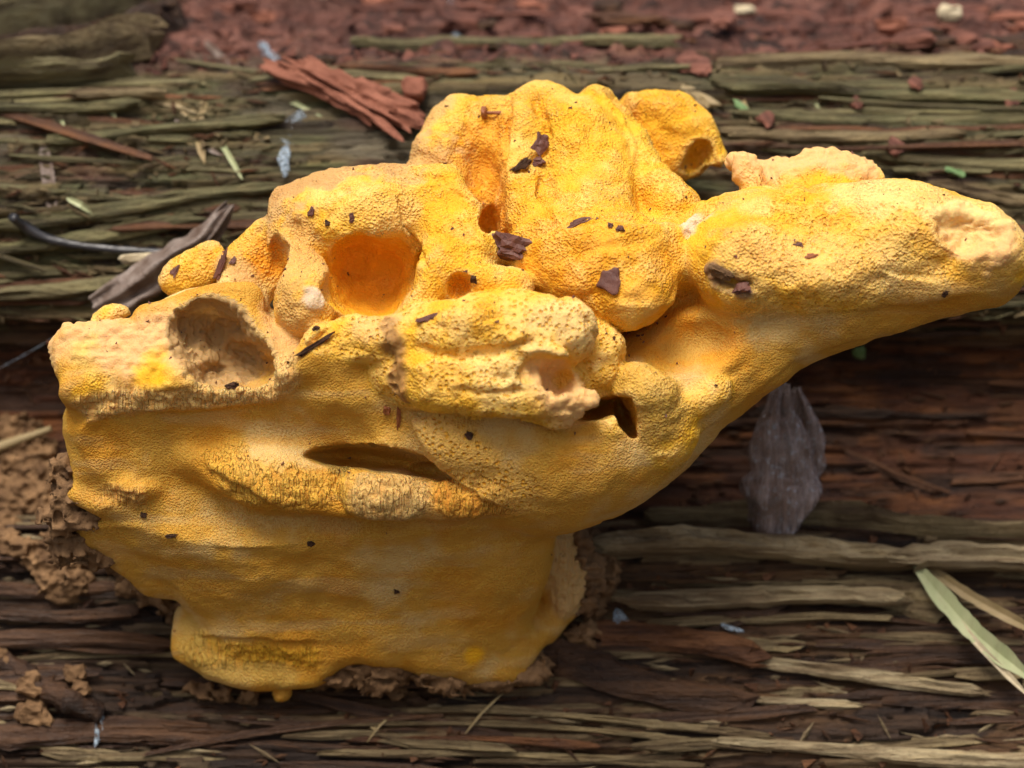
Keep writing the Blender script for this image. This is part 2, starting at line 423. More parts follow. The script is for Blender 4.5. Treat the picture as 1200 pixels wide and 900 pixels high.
# chin under the front lobe
E(L, 545,518,98, 66,40,54, rot=20, k=16); E(L, 600,560,78, 46,36,40, rot=25, k=18); E(L, 650,520,88, 100,52,54, k=30)
C(L, [(340,440,118,14),(362,428,122,20),(400,420,122,24)], k=16); E(L, 420,455,70, 80,46,60, k=26)
# --- arm
E(A, 958,296,35, 168,78,100, rot=4, k=30); E(A, 1080,286,75, 108,68,88, rot=12, k=30); E(A, 1152,296,100, 56,42,66, rot=18, k=24)
E(A, 872,305,82, 66,52,72, k=20); E(A, 950,325,98, 112,42,64, rot=-4, k=26)
E(A, 952,220,-10, 72,34,44, rot=-3, k=16); E(A, 880,214,6, 17,34,20, rot=-16, k=6); E(A, 905,208,-16, 44,20,24, k=8); C(A, [(925,200,-14,14),(958,188,-14,16),(992,198,-10,16),(1022,212,0,14)], k=12); E(A, 862,188,-20, 14,10,12, k=5)
E(A, 832,284,52, 38,36,52, k=12)
# --- upper lobes
E(U_, 770,162,-130, 72,62,44, k=8); C(U_, [(745,128,-115,24),(810,148,-112,24),(838,182,-106,15)], k=12)
E(U_, 650,260,-70, 160,125,85, k=12)
E(U_, 585,150,-95, 82,38,44, k=20)
C(U_, [(640,148,-82,54),(672,170,-48,56),(694,215,-10,52),(700,262,30,52)], k=20)
E(U_, 715,312,82, 82,66,62, rot=-8, k=22); E(U_, 745,342,102, 45,46,46, k=14); E(U_, 650,300,55, 62,52,50, k=22)
C(U_, [(612,150,-44,32),(612,190,-22,30),(618,236,6,32),(630,286,36,36)], k=7)
C(U_, [(545,152,-78,38),(520,184,-60,38),(498,204,-56,26),(540,240,-30,36)], k=20)
C(U_, [(702,122,-72,22),(738,165,-50,22),(752,205,-20,26),(790,245,12,34)], k=8)
E(U_, 782,300,28, 40,50,60, k=22)
# --- arch
E(R_, 430,262,5, 106,58,84, k=20); C(R_, [(334,240,10,20),(390,222,10,22),(450,216,8,22),(510,226,6,30),(548,262,20,32)], k=12)
C(R_, [(345,262,20,30),(346,315,50,30),(362,356,86,40)], k=12)
C(R_, [(520,240,22,46),(542,296,64,44),(508,330,98,30),(480,356,112,22)], k=14)
C(R_, [(545,330,100,26),(600,345,105,26)], k=12)
E(R_, 430,360,30, 80,40,60, k=20); E(R_, 436,330,-20, 92,62,52, k=20); E(L, 800,390,-10, 70,60,60, k=30)
# --- front lobe
C(F, [(380,410,122,25),(430,398,126,30),(478,396,132,36),(540,392,148,44),(610,386,158,43),(664,386,158,36)], k=12)
C(F, [(468,440,120,34),(520,446,152,42),(590,448,164,40),(640,456,162,32)], k=8)
E(F, 580,450,110, 115,44,70, k=20)
C(F, [(624,404,190,14),(652,420,194,13)], k=8); C(F, [(600,472,172,20),(645,482,168,16),(684,472,162,14)], k=16)
E(F, 694,418,100, 38,48,44, k=5)
# --- stubs
C(K, [(755,456,118,35),(772,505,82,46)], k=8); C(K, [(795,484,100,17),(834,458,98,19)], k=9); E(K, 706,502,112, 27,22,34, k=9)
# --- rear flaps left
E(Q, 226,322,-12, 38,26,18, rot=-18, k=8); E(Q, 204,330,-10, 18,18,14, k=8); E(Q, 246,300,-10, 16,14,12, k=8); C(Q, [(268,312,5,18),(296,292,5,22),(312,270,5,18)], k=8); E(Q, 128,370,6, 24,12,14, rot=-20, k=8); E(Q, 300,320,0,36,40,30, k=12)
SE(420,826,-60, 52,46,90, rot=6, k=18); SE(466,822,-60, 40,36,80, rot=-10, k=18); SE(520,824,-60, 30,26,80, k=16)
# --- hollows
SE(150,432,178, 62,34,62, rot=4, k=6, part=T1); SE(112,446,142, 24,20,34, k=5, part=T1); SE(178,440,150, 28,24,36, rot=-20, k=5, part=T1); SE(150,412,132, 30,12,26, rot=-14, k=5, part=T1); SE(246,388,118, 50,38,100, rot=4, k=2, part=T); SE(282,418,112, 48,32,100, rot=36, k=3, part=T); SE(236,376,120, 28,26,70, k=3, part=T); SE(256,432,118, 36,24,84, k=3, part=T); SE(218,396,122, 16,36,60, rot=-10, k=3, part=T)
SE(420,312,84, 38,40,98, rot=-24, k=5); SE(462,306,90, 22,30,70, rot=10, k=8); SE(398,338,100, 22,22,60, k=8); SE(446,322,84, 37,45,95, rot=14, k=12); SE(432,344,90, 46,28,90, k=12); SE(535,337,134, 14,17,36, k=4); SE(322,308,62, 12,34,46, rot=-4, k=4)
SE(562,205,10, 25,72,60, rot=-8, k=12); SE(572,262,10, 15,36,90, k=3)
SE(816,184,-84, 15,28,44, rot=24, k=4); SE(834,200,-88, 16,12,40, k=4)
SE(812,398,142, 58,44,78, rot=-8, k=12); SE(706,478,118, 34,12,88, rot=-18, k=4); SE(734,488,106, 13,28,88, rot=-22, k=4)
SE(655,442,204, 30,22,62, rot=-12, k=4, part=T2); SE(628,432,215, 24,16,40, rot=-30, k=4, part=T2); SE(428,540,92, 74,15,80, rot=4, k=4); SE(490,552,96,42,11,70, rot=10, k=4)
SE(1140,266,178, 44,30,40, rot=20, k=5); SE(855,332,152, 27,10,26, rot=14, k=3)
#FUNGUS_END

def sdf_prim(kind, data, X, Y, Z):
    if kind in 'eb':
        c, r, rot, tilt = data[:4]
        x, y, z = X - c[0], Y - c[1], Z - c[2]
        if rot:
            a = math.radians(rot); x, y = x*math.cos(a) - y*math.sin(a), x*math.sin(a) + y*math.cos(a)
        if tilt:
            a = math.radians(tilt); y, z = y*math.cos(a) - z*math.sin(a), y*math.sin(a) + z*math.cos(a)
        if kind == 'b':
            rd = data[4]; qx, qy, qz = (np.abs(a) - (b - rd) for a, b in zip((x, y, z), r))
            return np.sqrt(np.maximum(qx,0)**2 + np.maximum(qy,0)**2 + np.maximum(qz,0)**2) + np.minimum(np.maximum(qx, np.maximum(qy, qz)), 0) - rd
        k0 = np.sqrt((x/r[0])**2 + (y/r[1])**2 + (z/r[2])**2)
        k1 = np.sqrt((x/r[0]**2)**2 + (y/r[1]**2)**2 + (z/r[2]**2)**2) + 1e-6
        return np.where(k0 < .02, -min(r), k0*(k0-1)/k1)
    if kind == 'f':
        st = sorted(data, key=lambda a: a[1]); ys = [a[1] for a in st]
        cx, cz, ru, rw = (np.interp(Y, ys, [a[i] for a in st]) for i in (0, 2, 3, 4))
        k0 = (np.abs((X-cx)/ru)**3.2 + np.abs((Z-cz)/rw)**3.2)**(1/3.2)
        k1 = np.sqrt(((X-cx)/ru**2)**2 + ((Z-cz)/rw**2)**2) + 1e-6
        d = np.where(k0 < .3, -rw*.6, k0*(k0-1)/k1)*.86
        cap = np.maximum(ys[0]-Y, Y-ys[-1]) + 12
        return np.where((d > -12) & (cap > 0), np.sqrt(np.maximum(d+12,0)**2 + np.maximum(cap,0)**2)-12, np.maximum(d, cap-12)) + 0*X
    best = None
    for (p, ra), (q, rb) in zip(data[:-1], data[1:]):
        d = q - p; L2 = float(d @ d)
        t = np.clip(((X-p[0])*d[0] + (Y-p[1])*d[1] + (Z-p[2])*d[2]) / L2, 0, 1)
        dd = np.sqrt((X-p[0]-t*d[0])**2 + (Y-p[1]-t*d[1])**2 + (Z-p[2]-t*d[2])**2) - (ra + (rb-ra)*t)
        best = dd if best is None else np.minimum(best, dd)
    return best
def prim_bounds(kind, data, pad):
    if kind == 'b': c = data[0]; m = math.sqrt(sum(a*a for a in data[1])); return c - m - pad, c + m + pad
    if kind == 'e':
        c, r, rot, tilt = data
        if tilt: m = max(r); ex = np.array([r[0] if not rot else m, m, m])
        elif rot:
            a = math.radians(rot); ex = np.array([math.hypot(r[0]*math.cos(a), r[1]*math.sin(a)), math.hypot(r[0]*math.sin(a), r[1]*math.cos(a)), r[2]])
        else: ex = np.array(r, float)
        return c - ex - pad, c + ex + pad
    if kind == 'f':
        a = np.array([(x-ru, y, z-rw) for x,y,z,ru,rw in data]).min(0); b = np.array([(x+ru, y, z+rw) for x,y,z,ru,rw in data]).max(0)
        return a - pad, b + pad
    a = np.array([p - r for p, r in data]).min(0); b = np.array([p + r for p, r in data]).max(0)
    return a - pad, b + pad
def field(prims, lo, hi, h):
    ax = [np.arange(lo[i], hi[i] + h, h, dtype=np.float32) for i in range(3)]
    f = np.full([len(a) for a in ax], 60.0, np.float32); lab = np.zeros(f.shape, np.int8)
    for op, kind, data, k, part in prims:
        bl, bh = prim_bounds(kind, data, k + 3*h)
        i0 = [max(0, int((bl[i]-lo[i])/h)) for i in range(3)]; i1 = [min(len(ax[i]), int((bh[i]-lo[i])/h)+2) for i in range(3)]
        if any(a >= b for a, b in zip(i0, i1)): continue
        sl = tuple(slice(a, b) for a, b in zip(i0, i1))
        X = ax[0][sl[0]][:,None,None]; Y = ax[1][sl[1]][None,:,None]; Z = ax[2][sl[2]][None,None,:]
        d = sdf_prim(kind, data, X, Y, Z).astype(np.float32); cur = f[sl]
        if op == '+':
            lb = lab[sl]; lb[d < cur] = part
            hh = np.maximum(k - np.abs(d - cur), 0) / k
            f[sl] = np.minimum(d, cur) - hh*hh*k*.25
        else:
            if part is not None: lb = lab[sl]; lb[-d > cur - 2] = part
            hh = np.maximum(k - np.abs(-d - cur), 0) / k
            f[sl] = np.maximum(-d, cur) + hh*hh*k*.25
    return f, lab
def surface_nets(f, lo, h):
    s = f < 0
    cnt = np.zeros([n-1 for n in f.shape], np.uint8)
    sl = lambda a, n: slice(a, n - 1 + a)
    nx, ny, nz = f.shape
    offs = [(a,b,c) for a in (0,1) for b in (0,1) for c in (0,1)]
    for a,b,c in offs: cnt += s[sl(a,nx), sl(b,ny), sl(c,nz)]
    act = np.argwhere((cnt > 0) & (cnt < 8)); del cnt
    vid = np.full([n-1 for n in f.shape], -1, np.int32); vid[act[:,0],act[:,1],act[:,2]] = np.arange(len(act))
    acc = np.zeros((len(act),3), np.float32); n = np.zeros(len(act), np.float32)
    val = {o: f[act[:,0]+o[0], act[:,1]+o[1], act[:,2]+o[2]] for o in offs}
    for o in offs:
        for ax in range(3):
            if o[ax]: continue
            o2 = list(o); o2[ax] = 1; o2 = tuple(o2)
            va, vb = val[o], val[o2]; m = (va < 0) != (vb < 0)
            t = np.where(m, va/np.where(m, va-vb, 1), 0)
            p = np.tile(np.array(o, np.float32), (len(act),1)); p[:,ax] += t
            acc += p*m[:,None]; n += m
    verts = (act + acc/n[:,None])*h + np.array(lo, np.float32)
    quads = []
    for ax in range(3):
        a1, a2 = (ax+1)%3, (ax+2)%3
        c0 = [slice(None)]*3; c1 = [slice(None)]*3
        c0[ax] = slice(0,-1); c1[ax] = slice(1,None)
        ch = s[tuple(c0)] != s[tuple(c1)]
        e = np.argwhere(ch); ok = (e[:,a1] > 0) & (e[:,a2] > 0) & (e[:,a1] < f.shape[a1]-1) & (e[:,a2] < f.shape[a2]-1); e = e[ok]
        d1 = np.zeros(3, int); d1[a1] = 1; d2 = np.zeros(3, int); d2[a2] = 1
        g = lambda q: vid[q[:,0],q[:,1],q[:,2]]
        qd = np.stack([g(e-d1-d2), g(e-d2), g(e), g(e-d1)], 1)
        inside = s[e[:,0],e[:,1],e[:,2]]
        qd[~inside] = qd[~inside][:, ::-1]
        quads.append(qd)
    return verts, np.concatenate(quads), act
def vnormals(v, q):
    n = np.cross(v[q[:,2]]-v[q[:,0]], v[q[:,3]]-v[q[:,1]])
    out = np.zeros_like(v)
    for i in range(4):
        for c in range(3): out[:,c] += np.bincount(q[:,i], n[:,c], len(v))
    return out / (np.linalg.norm(out, axis=1)[:,None] + 1e-9)


PAINT = []     # colour zones of the flesh: (colour, pts[(u,v,w)], radius, strength, raggedness, pore, fine, fringe)
def paint(col, pts, r, st=1.0, rag=.5, masks=None, only=None): PAINT.append((np.array(col), [P(*p) for p in pts], r, st, rag, masks, only))
#PAINT_BEGIN
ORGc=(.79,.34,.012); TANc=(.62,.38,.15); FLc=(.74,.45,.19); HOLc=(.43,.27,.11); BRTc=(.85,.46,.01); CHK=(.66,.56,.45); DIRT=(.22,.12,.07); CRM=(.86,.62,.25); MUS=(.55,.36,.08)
paint(ORGc, [(435,320,20)], 75, .9, .3, (.2,.4,0)); paint(ORGc, [(572,170,-30),(575,270,0)], 50, .8); paint(ORGc, [(650,300,90),(720,315,120),(760,330,120)], 60, .6)
paint(ORGc, [(790,400,60),(850,400,70)], 58, .45, .9); paint(MUS, [(770,400,60),(800,425,60),(840,380,80)], 26, .6, 1.); paint(ORGc, [(540,338,100)], 26, .8); paint(ORGc, [(322,300,20)], 40, .9)
paint(TANc, [(330,225,20),(400,205,10),(470,205,10),(500,190,-40)], 52, .85, 1.3, (.5,.3,0)); paint((.42,.24,.10), [(330,225,20),(380,206,10),(450,200,10)], 40, .5, 1.9); paint(TANc, [(350,290,60),(350,375,110)], 42, .7, 1., (.4,.3,0))
paint(TANc, [(480,165,-60),(520,130,-80)], 34, .8, .9, (.4,.3,0)); paint(TANc, [(270,315,20),(310,380,70),(335,425,120)], 30, .8, .8, (.3,.3,0)); paint(TANc, [(330,255,30),(322,330,60)], 20, .7, .8)
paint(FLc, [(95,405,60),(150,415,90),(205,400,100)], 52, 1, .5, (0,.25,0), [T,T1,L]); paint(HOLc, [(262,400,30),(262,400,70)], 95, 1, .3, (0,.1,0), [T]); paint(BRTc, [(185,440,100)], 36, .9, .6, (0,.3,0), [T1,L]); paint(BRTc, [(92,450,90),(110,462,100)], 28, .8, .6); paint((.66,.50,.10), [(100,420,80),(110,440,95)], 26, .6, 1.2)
paint((.84,.56,.21), [(100,478,95),(150,474,108),(200,472,112),(270,472,112),(322,456,115),(345,434,122)], 24, .85, .4, (.1,.3,.85))
paint(CRM, [(200,350,40),(250,345,40)], 30, .8)
paint(FLc, [(640,450,170),(680,475,180)], 44, .9, .5, (0,.2,0)); paint(BRTc, [(705,420,110)], 38, .9, .5, (.6,.5,0)); paint(CRM, [(640,375,195),(690,385,175)], 36, .8, .8)
paint(FLc, [(1130,262,150),(1160,280,150)], 48, .95, .6, (0,.2,0)); paint(FLc, [(870,200,0),(950,190,0),(1000,195,0)], 40, .95, .6, (0,.2,0)); paint((.80,.40,.10), [(872,200,0),(895,225,20)], 18, .9, .4, (0,.1,1))
paint(CRM, [(1000,230,100),(1090,240,130),(1180,270,120)], 46, .7, .9); paint(CRM, [(880,300,150),(980,310,150),(1080,330,150)], 40, .45, .9)
paint(CHK, [(815,268,80),(845,262,80)], 20, .8, .7, (0,.2,0)); paint(CHK, [(366,352,122)], 17, .7, .8, (0,.2,0)); paint(DIRT, [(838,322,140),(870,336,140)], 16, .9, .8, (0,0,0))
paint((.30,.15,.055), [(456,375,160),(462,420,165),(464,478,155)], 15, .9, .7, (0,0,0)); paint(TANc, [(430,385,150),(456,370,150)], 24, .6, .9)
paint(MUS, [(755,440,140),(775,480,130)], 46, .7, .6, (.5,.8,0)); paint(MUS, [(706,500,110)], 26, .8)
paint((.72,.42,.06), [(270,545,80),(300,562,90),(350,575,95),(400,572,95)], 36, .75, .9, (.1,.3,.9)); paint((.66,.45,.17), [(430,575,118),(480,578,118)], 40, .75, .9, (.1,.3,.8)); paint((.76,.38,.05), [(530,570,115),(580,580,110)], 36, .8, .5, (.1,.2,1))
paint((.80,.45,.06), [(520,520,140),(600,570,110)], 36, .7, .6, (1,.5,0)); paint((.74,.42,.12), [(85,580,60),(160,588,60)], 20, .9, .4, (0,.2,.8)); paint((.66,.37,.02), [(230,765,-70),(360,760,-70)], 26, .7, .5, (.1,.3,.8)); paint(BRTc, [(556,765,-75)], 18, .9)
paint(MUS, [(220,740,-80),(240,785,-80),(330,790,-80)], 22, .8, .8); paint((.55,.37,.16), [(650,640,-90),(668,700,-100)], 34, .9, .5, (0,.2,.3)); paint((.16,.15,.06), [(390,540,70),(440,538,70)], 26, .55, .7)  # last one: dark olive patch deep in the slot under the chin
STROKES = [ # (photo polyline, width, depth, parts, mode)
([(594,108),(597,140),(592,165),(590,196)],3,8,[U_],'g'),([(625,110),(636,135),(640,160),(634,180),(618,192),(600,199)],4,13,[U_],'g'),([(632,205),(632,225),(645,250),(650,264)],3,8,[U_],'g'),
([(706,104),(732,135),(746,170),(747,205)],14,-10,[U_],'s'),([(585,325),(615,285),(650,268),(700,262),(760,258),(800,262)],16,-8,[U_],'s'),([(600,232),(640,240),(690,225),(735,215)],10,-4,[U_],'s'),
([(466,228),(472,250),(485,285),(502,316)],2.6,8,[R_],'g'),([(455,198),(520,210),(556,240),(574,275)],12,5,[R_],'s'),
([(800,282),(812,260),(838,238)],3,9,[A,U_],'g'),([(830,362),(880,376),(960,366),(1080,356),(1190,338)],26,3,[A,L],'s'),
([(478,406),(540,418),(600,408),(632,398)],5,8,[F],'g'),([(352,412),(366,402),(384,388)],2.5,9,[F,R_],'g'),([(452,370),(456,420),(460,478)],7,6,[F],'g'),
([(225,532),(280,568),(330,597),(420,607),(520,608),(640,602)],18,7,[L,B],'s'),([(478,488),(494,516),(520,548),(560,582),(612,594)],14,10,[L],'s'),([(470,484),(560,494),(660,494)],4,6,[L,F],'g'),
([(760,560),(860,478),(930,424),(1000,398),(1090,386)],10,4,[L,A],'s'),([(205,362),(212,395),(234,452)],10,-6,[T,T1,L],'s'),
([(236,745),(300,748),(380,752)],6,7,[B],'s'),([(80,488),(150,482),(240,480),(320,472),(350,440)],9,6,[L,T,T1],'s'),
([(662,104),(690,150),(702,200)],7,4,[U_],'g'),([(556,118),(544,160),(528,200)],8,4,[U_],'g'),([(498,150),(520,178)],4,4,[U_],'g'),([(670,296),(720,286),(785,276)],7,4,[U_],'g'),([(655,356),(700,346),(765,352)],6,3,[U_],'g'),([(760,130),(785,160),(790,185)],8,4,[U_],'g'),
([(402,212),(396,240),(380,264)],6,4,[R_],'g'),([(520,222),(532,262),(562,304)],8,5,[R_],'g'),([(352,258),(344,300)],6,4,[R_],'g'),([(430,215),(440,240),(436,262)],5,3,[R_],'g'),
([(900,252),(960,264),(1045,250)],9,4,[A],'g'),([(1000,334),(1080,322),(1130,300)],10,4,[A],'g'),([(860,290),(900,320),(940,330)],9,3,[A],'g'),([(930,200),(950,222),(985,216)],4,5,[A],'g'),([(905,196),(915,222)],3,5,[A],'g'),
([(505,378),(524,384)],5,5,[F],'g'),([(560,374),(604,366)],4,3,[F],'g'),([(530,456),(580,464),(622,456)],4,4,[F],'g'),([(572,436),(590,446),(600,440)],6,7,[F],'g'),([(680,366),(696,384),(700,398)],4,4,[F],'g'),
([(110,500),(140,522),(152,562)],12,4,[L],'g'),([(380,480),(420,502),(440,522)],10,4,[L],'g'),([(880,420),(840,452),(800,500)],8,4,[L],'g'),([(250,642),(350,664),(450,652),(570,632)],14,4,[B],'g'),([(300,700),(420,716),(560,700)],16,3,[B],'g')]
#PAINT_END
def seg_dist(v, pts):
    if len(pts) == 1: return np.linalg.norm(v - pts[0], axis=1)
    best = np.full(len(v), 1e9)
    for p, q in zip(pts[:-1], pts[1:]):
        d = q - p; t = np.clip((v - p) @ d / (d @ d), 0, 1)
        best = np.minimum(best, np.linalg.norm(v - p - t[:,None]*d, axis=1))
    return best
FV = None
def build_fungus():
    global FV
    lo = np.array([-600., -420., -250.]); hi = np.array([660., 390., 250.])
    f, lab = field(PRIM, lo, hi, VOX)
    v, q, cell = surface_nets(f, lo, VOX)
    lb = lab[cell[:,0], cell[:,1], cell[:,2]]; del f, lab
    n = vnormals(v, q)
    und = np.isin(lb, [B, L]).astype(np.float32)
    # soften the border between the two surfaces a little
    for _ in range(10):
        acc = np.zeros(len(v)); cnt = np.zeros(len(v)); m = und[q].mean(1)
        for i in range(4): acc += np.bincount(q[:,i], m, len(v)); cnt += np.bincount(q[:,i], minlength=len(v))
        und = acc/np.maximum(cnt, 1)
    # ---- colour and surface masks
    f1 = fbm(v, 70, 3, 61); f2 = fbm(v, 28, 3, 62); f3 = fbm(v, 9, 2, 63)
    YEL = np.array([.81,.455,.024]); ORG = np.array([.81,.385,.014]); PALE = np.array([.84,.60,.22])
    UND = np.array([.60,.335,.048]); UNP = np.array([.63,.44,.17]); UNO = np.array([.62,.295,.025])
    def mx(a, b, t): return a + (b - a)*np.clip(t,0,1)[:,None]
    ct = mx(mx(np.tile(YEL,(len(v),1)), PALE, sstep(.0,.55,f1+.5*f2)*np.where(lb==U_, .35, .6)), ORG, sstep(.05,.6,-f1*.8+.4*f2)*.85)
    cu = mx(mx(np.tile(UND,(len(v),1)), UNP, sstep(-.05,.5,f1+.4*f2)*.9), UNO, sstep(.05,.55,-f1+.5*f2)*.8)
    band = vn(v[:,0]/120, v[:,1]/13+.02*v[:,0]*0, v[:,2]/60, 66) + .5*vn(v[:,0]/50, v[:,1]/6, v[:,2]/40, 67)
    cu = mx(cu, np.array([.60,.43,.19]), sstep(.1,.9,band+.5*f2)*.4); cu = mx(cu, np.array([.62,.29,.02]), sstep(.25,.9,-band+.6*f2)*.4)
    vs_ = v.copy()
    for _ in range(9):
        m4 = vs_[q].mean(1); a_ = np.zeros_like(vs_); c_ = np.zeros(len(v))
        for i in range(4):
            c_ += np.bincount(q[:,i], minlength=len(v))
            for k_ in range(3): a_[:,k_] += np.bincount(q[:,i], m4[:,k_], len(v))
        vs_ = a_/np.maximum(c_,1)[:,None]
    curv = ((v - vs_)*n).sum(1)                     # dried, rubbed edges of the lobes are paler
    ct = mx(ct, np.array([.85,.62,.27]), sstep(.1, 1.5, curv + .6*f2 + .5*f3)*np.where(np.isin(lb,[U_,R_]), .4, .65))
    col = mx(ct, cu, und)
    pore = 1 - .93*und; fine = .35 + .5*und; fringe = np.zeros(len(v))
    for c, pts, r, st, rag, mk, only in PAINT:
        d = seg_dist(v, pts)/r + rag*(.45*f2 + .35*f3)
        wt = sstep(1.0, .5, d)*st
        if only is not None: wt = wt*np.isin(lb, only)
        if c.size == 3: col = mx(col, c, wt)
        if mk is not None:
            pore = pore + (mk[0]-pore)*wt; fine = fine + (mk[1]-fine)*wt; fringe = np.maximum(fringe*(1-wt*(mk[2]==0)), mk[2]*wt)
    # ---- relief
    v = v + 7*np.stack([fbm(v, 75, 2, 41), fbm(v, 75, 2, 42), fbm(v, 75, 2, 43)], 1) + (4.4-2*und)[:,None]*np.stack([fbm(v, 24, 2, 44), fbm(v, 24, 2, 45), fbm(v, 24, 2, 46)], 1)
    big = (lb == F)*sstep(-.1,.35,f2+.25) + sstep(1.,.5,seg_dist(v, [P(510,510,130),P(610,570,110)])/48)
    big = np.clip(big + .55*sstep(1.,.6,seg_dist(v, [P(930,320,150),P(1060,300,150)])/80 + .5*f2) ,0,1)*np.clip(pore*1.4+.4*(lb==L),0,1); pore = pore*(1-.6*big)
    torn = np.clip(1 - pore - fine, 0, 1)
    d = 3*fbm(v, 45, 2, 31)*(1-.6*und) + 1.3*f3*(1-.8*und) + 1.1*(worley(v, 5.5, 50)-.5)*np.clip(pore,0,1)*sstep(-.5,.3,f1+.5)*(1-und)
    d += torn*(7*np.abs(vn(v[:,0]/15, v[:,1]/11, v[:,2]/15, 71)) + 4*np.abs(vn(v[:,0]/7, v[:,1]/6, v[:,2]/7, 72)) + 1.5*vn(v[:,0]/3.4, v[:,1]/3.4, v[:,2]/3.4, 74))
    rg = sstep(.55, 1.9, curv)*np.where(np.isin(lb,[B,K]), .35, 1.)
    d += rg*(2.6*vn(v[:,0]/5.5, v[:,1]/5.5, v[:,2]/5.5, 91) + 1.8*vn(v[:,0]/2.8, v[:,1]/2.8, v[:,2]/2.8, 92))
    d += fringe*1.6*vn(v[:,0]/4.6, v[:,1]/70, v[:,2]/9, 73)
    v = v + n*d[:,None]
    n = vnormals(v, q)
    kk = 1 - v[:,2]/DP; pu = v[:,0]/kk + 600; pv = 450 - v[:,1]/kk
    pu = pu + 4*fbm(v, 20, 2, 81); pv = pv + 4*fbm(v, 20, 2, 82)
    for pts, wd, dep, labs, mode in STROKES:
        x0, x1 = min(p[0] for p in pts)-4*wd, max(p[0] for p in pts)+4*wd; y0, y1 = min(p[1] for p in pts)-4*wd, max(p[1] for p in pts)+4*wd
        m = np.nonzero((pu > x0) & (pu < x1) & (pv > y0) & (pv < y1) & np.isin(lb, labs) & (n[:,2] > -.15))[0]
        best = np.full(len(m), 1e9); side = np.zeros(len(m)); edge = np.zeros(len(m))
        nseg = len(pts)-1
        for i in range(nseg):
            p = np.array(pts[i], float); e = np.array(pts[i+1], float)-p; L2 = e @ e
            rx, ry = pu[m]-p[0], pv[m]-p[1]
            t0 = (rx*e[0]+ry*e[1])/L2; t = np.clip(t0, 0, 1)
            dd = np.hypot(rx-t*e[0], ry-t*e[1]); cl = dd < best
            best[cl] = dd[cl]; side[cl] = (e[0]*ry-e[1]*rx)[cl]
            tt = (i + t)/nseg; edge[cl] = (np.minimum(1, 6*np.minimum(tt, 1-tt)+.15))[cl]
        if mode == 'g': am = -dep*np.exp(-(best/wd)**2)*edge
        else:
            sd_ = np.sign(side)*best; sg = 1/(1+np.exp(np.clip(sd_/1.8, -30, 30)))
            am = dep*edge*(sg*np.exp(-best/wd) - .4*(1-sg)*np.exp(-best/(wd*.6)))
        v[m] += n[m]*am[:,None]
    n = vnormals(v, q)
    FV = (v, n)
    pore = pore*(.3 + .85*sstep(-.45,.35,fbm(v, 34, 3, 95))); fine = fine*(.6 + .5*sstep(-.4,.4,fbm(v, 40, 3, 96)))
    masks = np.stack([pore, fine, fringe, big], 1)
    base = W(420, 790, -150)
    root = empty('bracket_fungus', base)
    tag(root, 'large yellow bracket fungus with folded lobes growing out of the rotting log', 'fungus')
    wv = to_world(v) - base; wn_ = dirw(n)
    fl = lb[q].min(1)
    for pi, name in enumerate(PARTS):
        fq = q[fl == pi]
        if not len(fq): continue
        used, inv = np.unique(fq, return_inverse=True)
        me = np_mesh(name, wv[used], inv.reshape(-1,4))
        vcol(me, col[used]); vcol(me, masks[used], 'masks')
        me.normals_split_custom_set_from_vertices(wn_[used].tolist())
        me.materials.append(M_FUN)
        link(bpy.data.objects.new(name, me), root)
    print('fungus verts', len(v), 'quads', len(q))
    return root
FUN = build_fungus()

# ------------------------------------------------------------------ splinters and slabs of the log
rnd = random.Random(4)
def rr(a, b): return rnd.uniform(a, b)
def strip_mesh(name, length, width, thick, seed, nseg=4, mat=None, bend=0.0):
    """a broken length of wood fibre in metres, x along the grain, z outward; ragged ends"""
    r = random.Random(seed); vs = []; fs = []
    ring = 5
    for i in range(nseg + 1):
        t = i/nseg; x = (t - .5)*length
        taper = min(1, .62 + 2.0*min(t, 1-t) + r.uniform(-.15,.15))
        wd = width*taper*r.uniform(.75,1.15); th = thick*min(1, taper+.2)*r.uniform(.7,1.2)
        yo = width*r.uniform(-.08,.08) + bend*length*(4*(t-.5)**2); zo = thick*r.uniform(-.2,.2)
        prof_ = [(-.5,-.3),(.5,-.35),(.52,.25),(r.uniform(-.1,.25),.55),(-.5,.3)]
        for (a, b) in prof_:
            jag = (r.uniform(-.5,.5)*width*2.4 if i in (0, nseg) else r.uniform(-.2,.2)*length/nseg)
            vs.append((x + jag, yo + a*wd, zo + b*th))
    for i in range(nseg):
        for j in range(ring):
            a = i*ring+j; b = i*ring+(j+1)%ring
            fs.append((a, b, b+ring, a+ring))
    fs.append(tuple(range(ring))[::-1]); fs.append(tuple(range(nseg*ring, nseg*ring+ring)))
    me = bpy.data.meshes.new(name); me.from_pydata(vs, [], fs); me.update()
    if mat: me.materials.append(mat)
    return me
def orient(o, origin, xdir, ndir):
    x = Vector(dirw(xdir)).normalized(); n = Vector(dirw(ndir)); n = (n - x*n.dot(x)).normalized(); y = n.cross(x)
    m = Matrix((x, y, n)).transposed().to_4x4(); m.translation = Vector(to_world(np.asarray(origin)).reshape(3))
    o.matrix_basis = m
def put(o, parent, m_local=None):
    """parent o keeping the world placement in matrix_basis"""
    COL.objects.link(o)
    if parent is not None:
        o.parent = parent
        o.matrix_parent_inverse = Matrix.Translation(parent.location).inverted()
    return o
ZONES = [('face', M_GREEN, M_BRN, (95, 355), 100), ('crown', M_RED, M_BRN, (-5, 88), 26), ('mid', M_BRN, M_DARK, (375, 612), 22), ('low', M_DARK, M_TANW, (618, 940), 118)]
VARS = {}
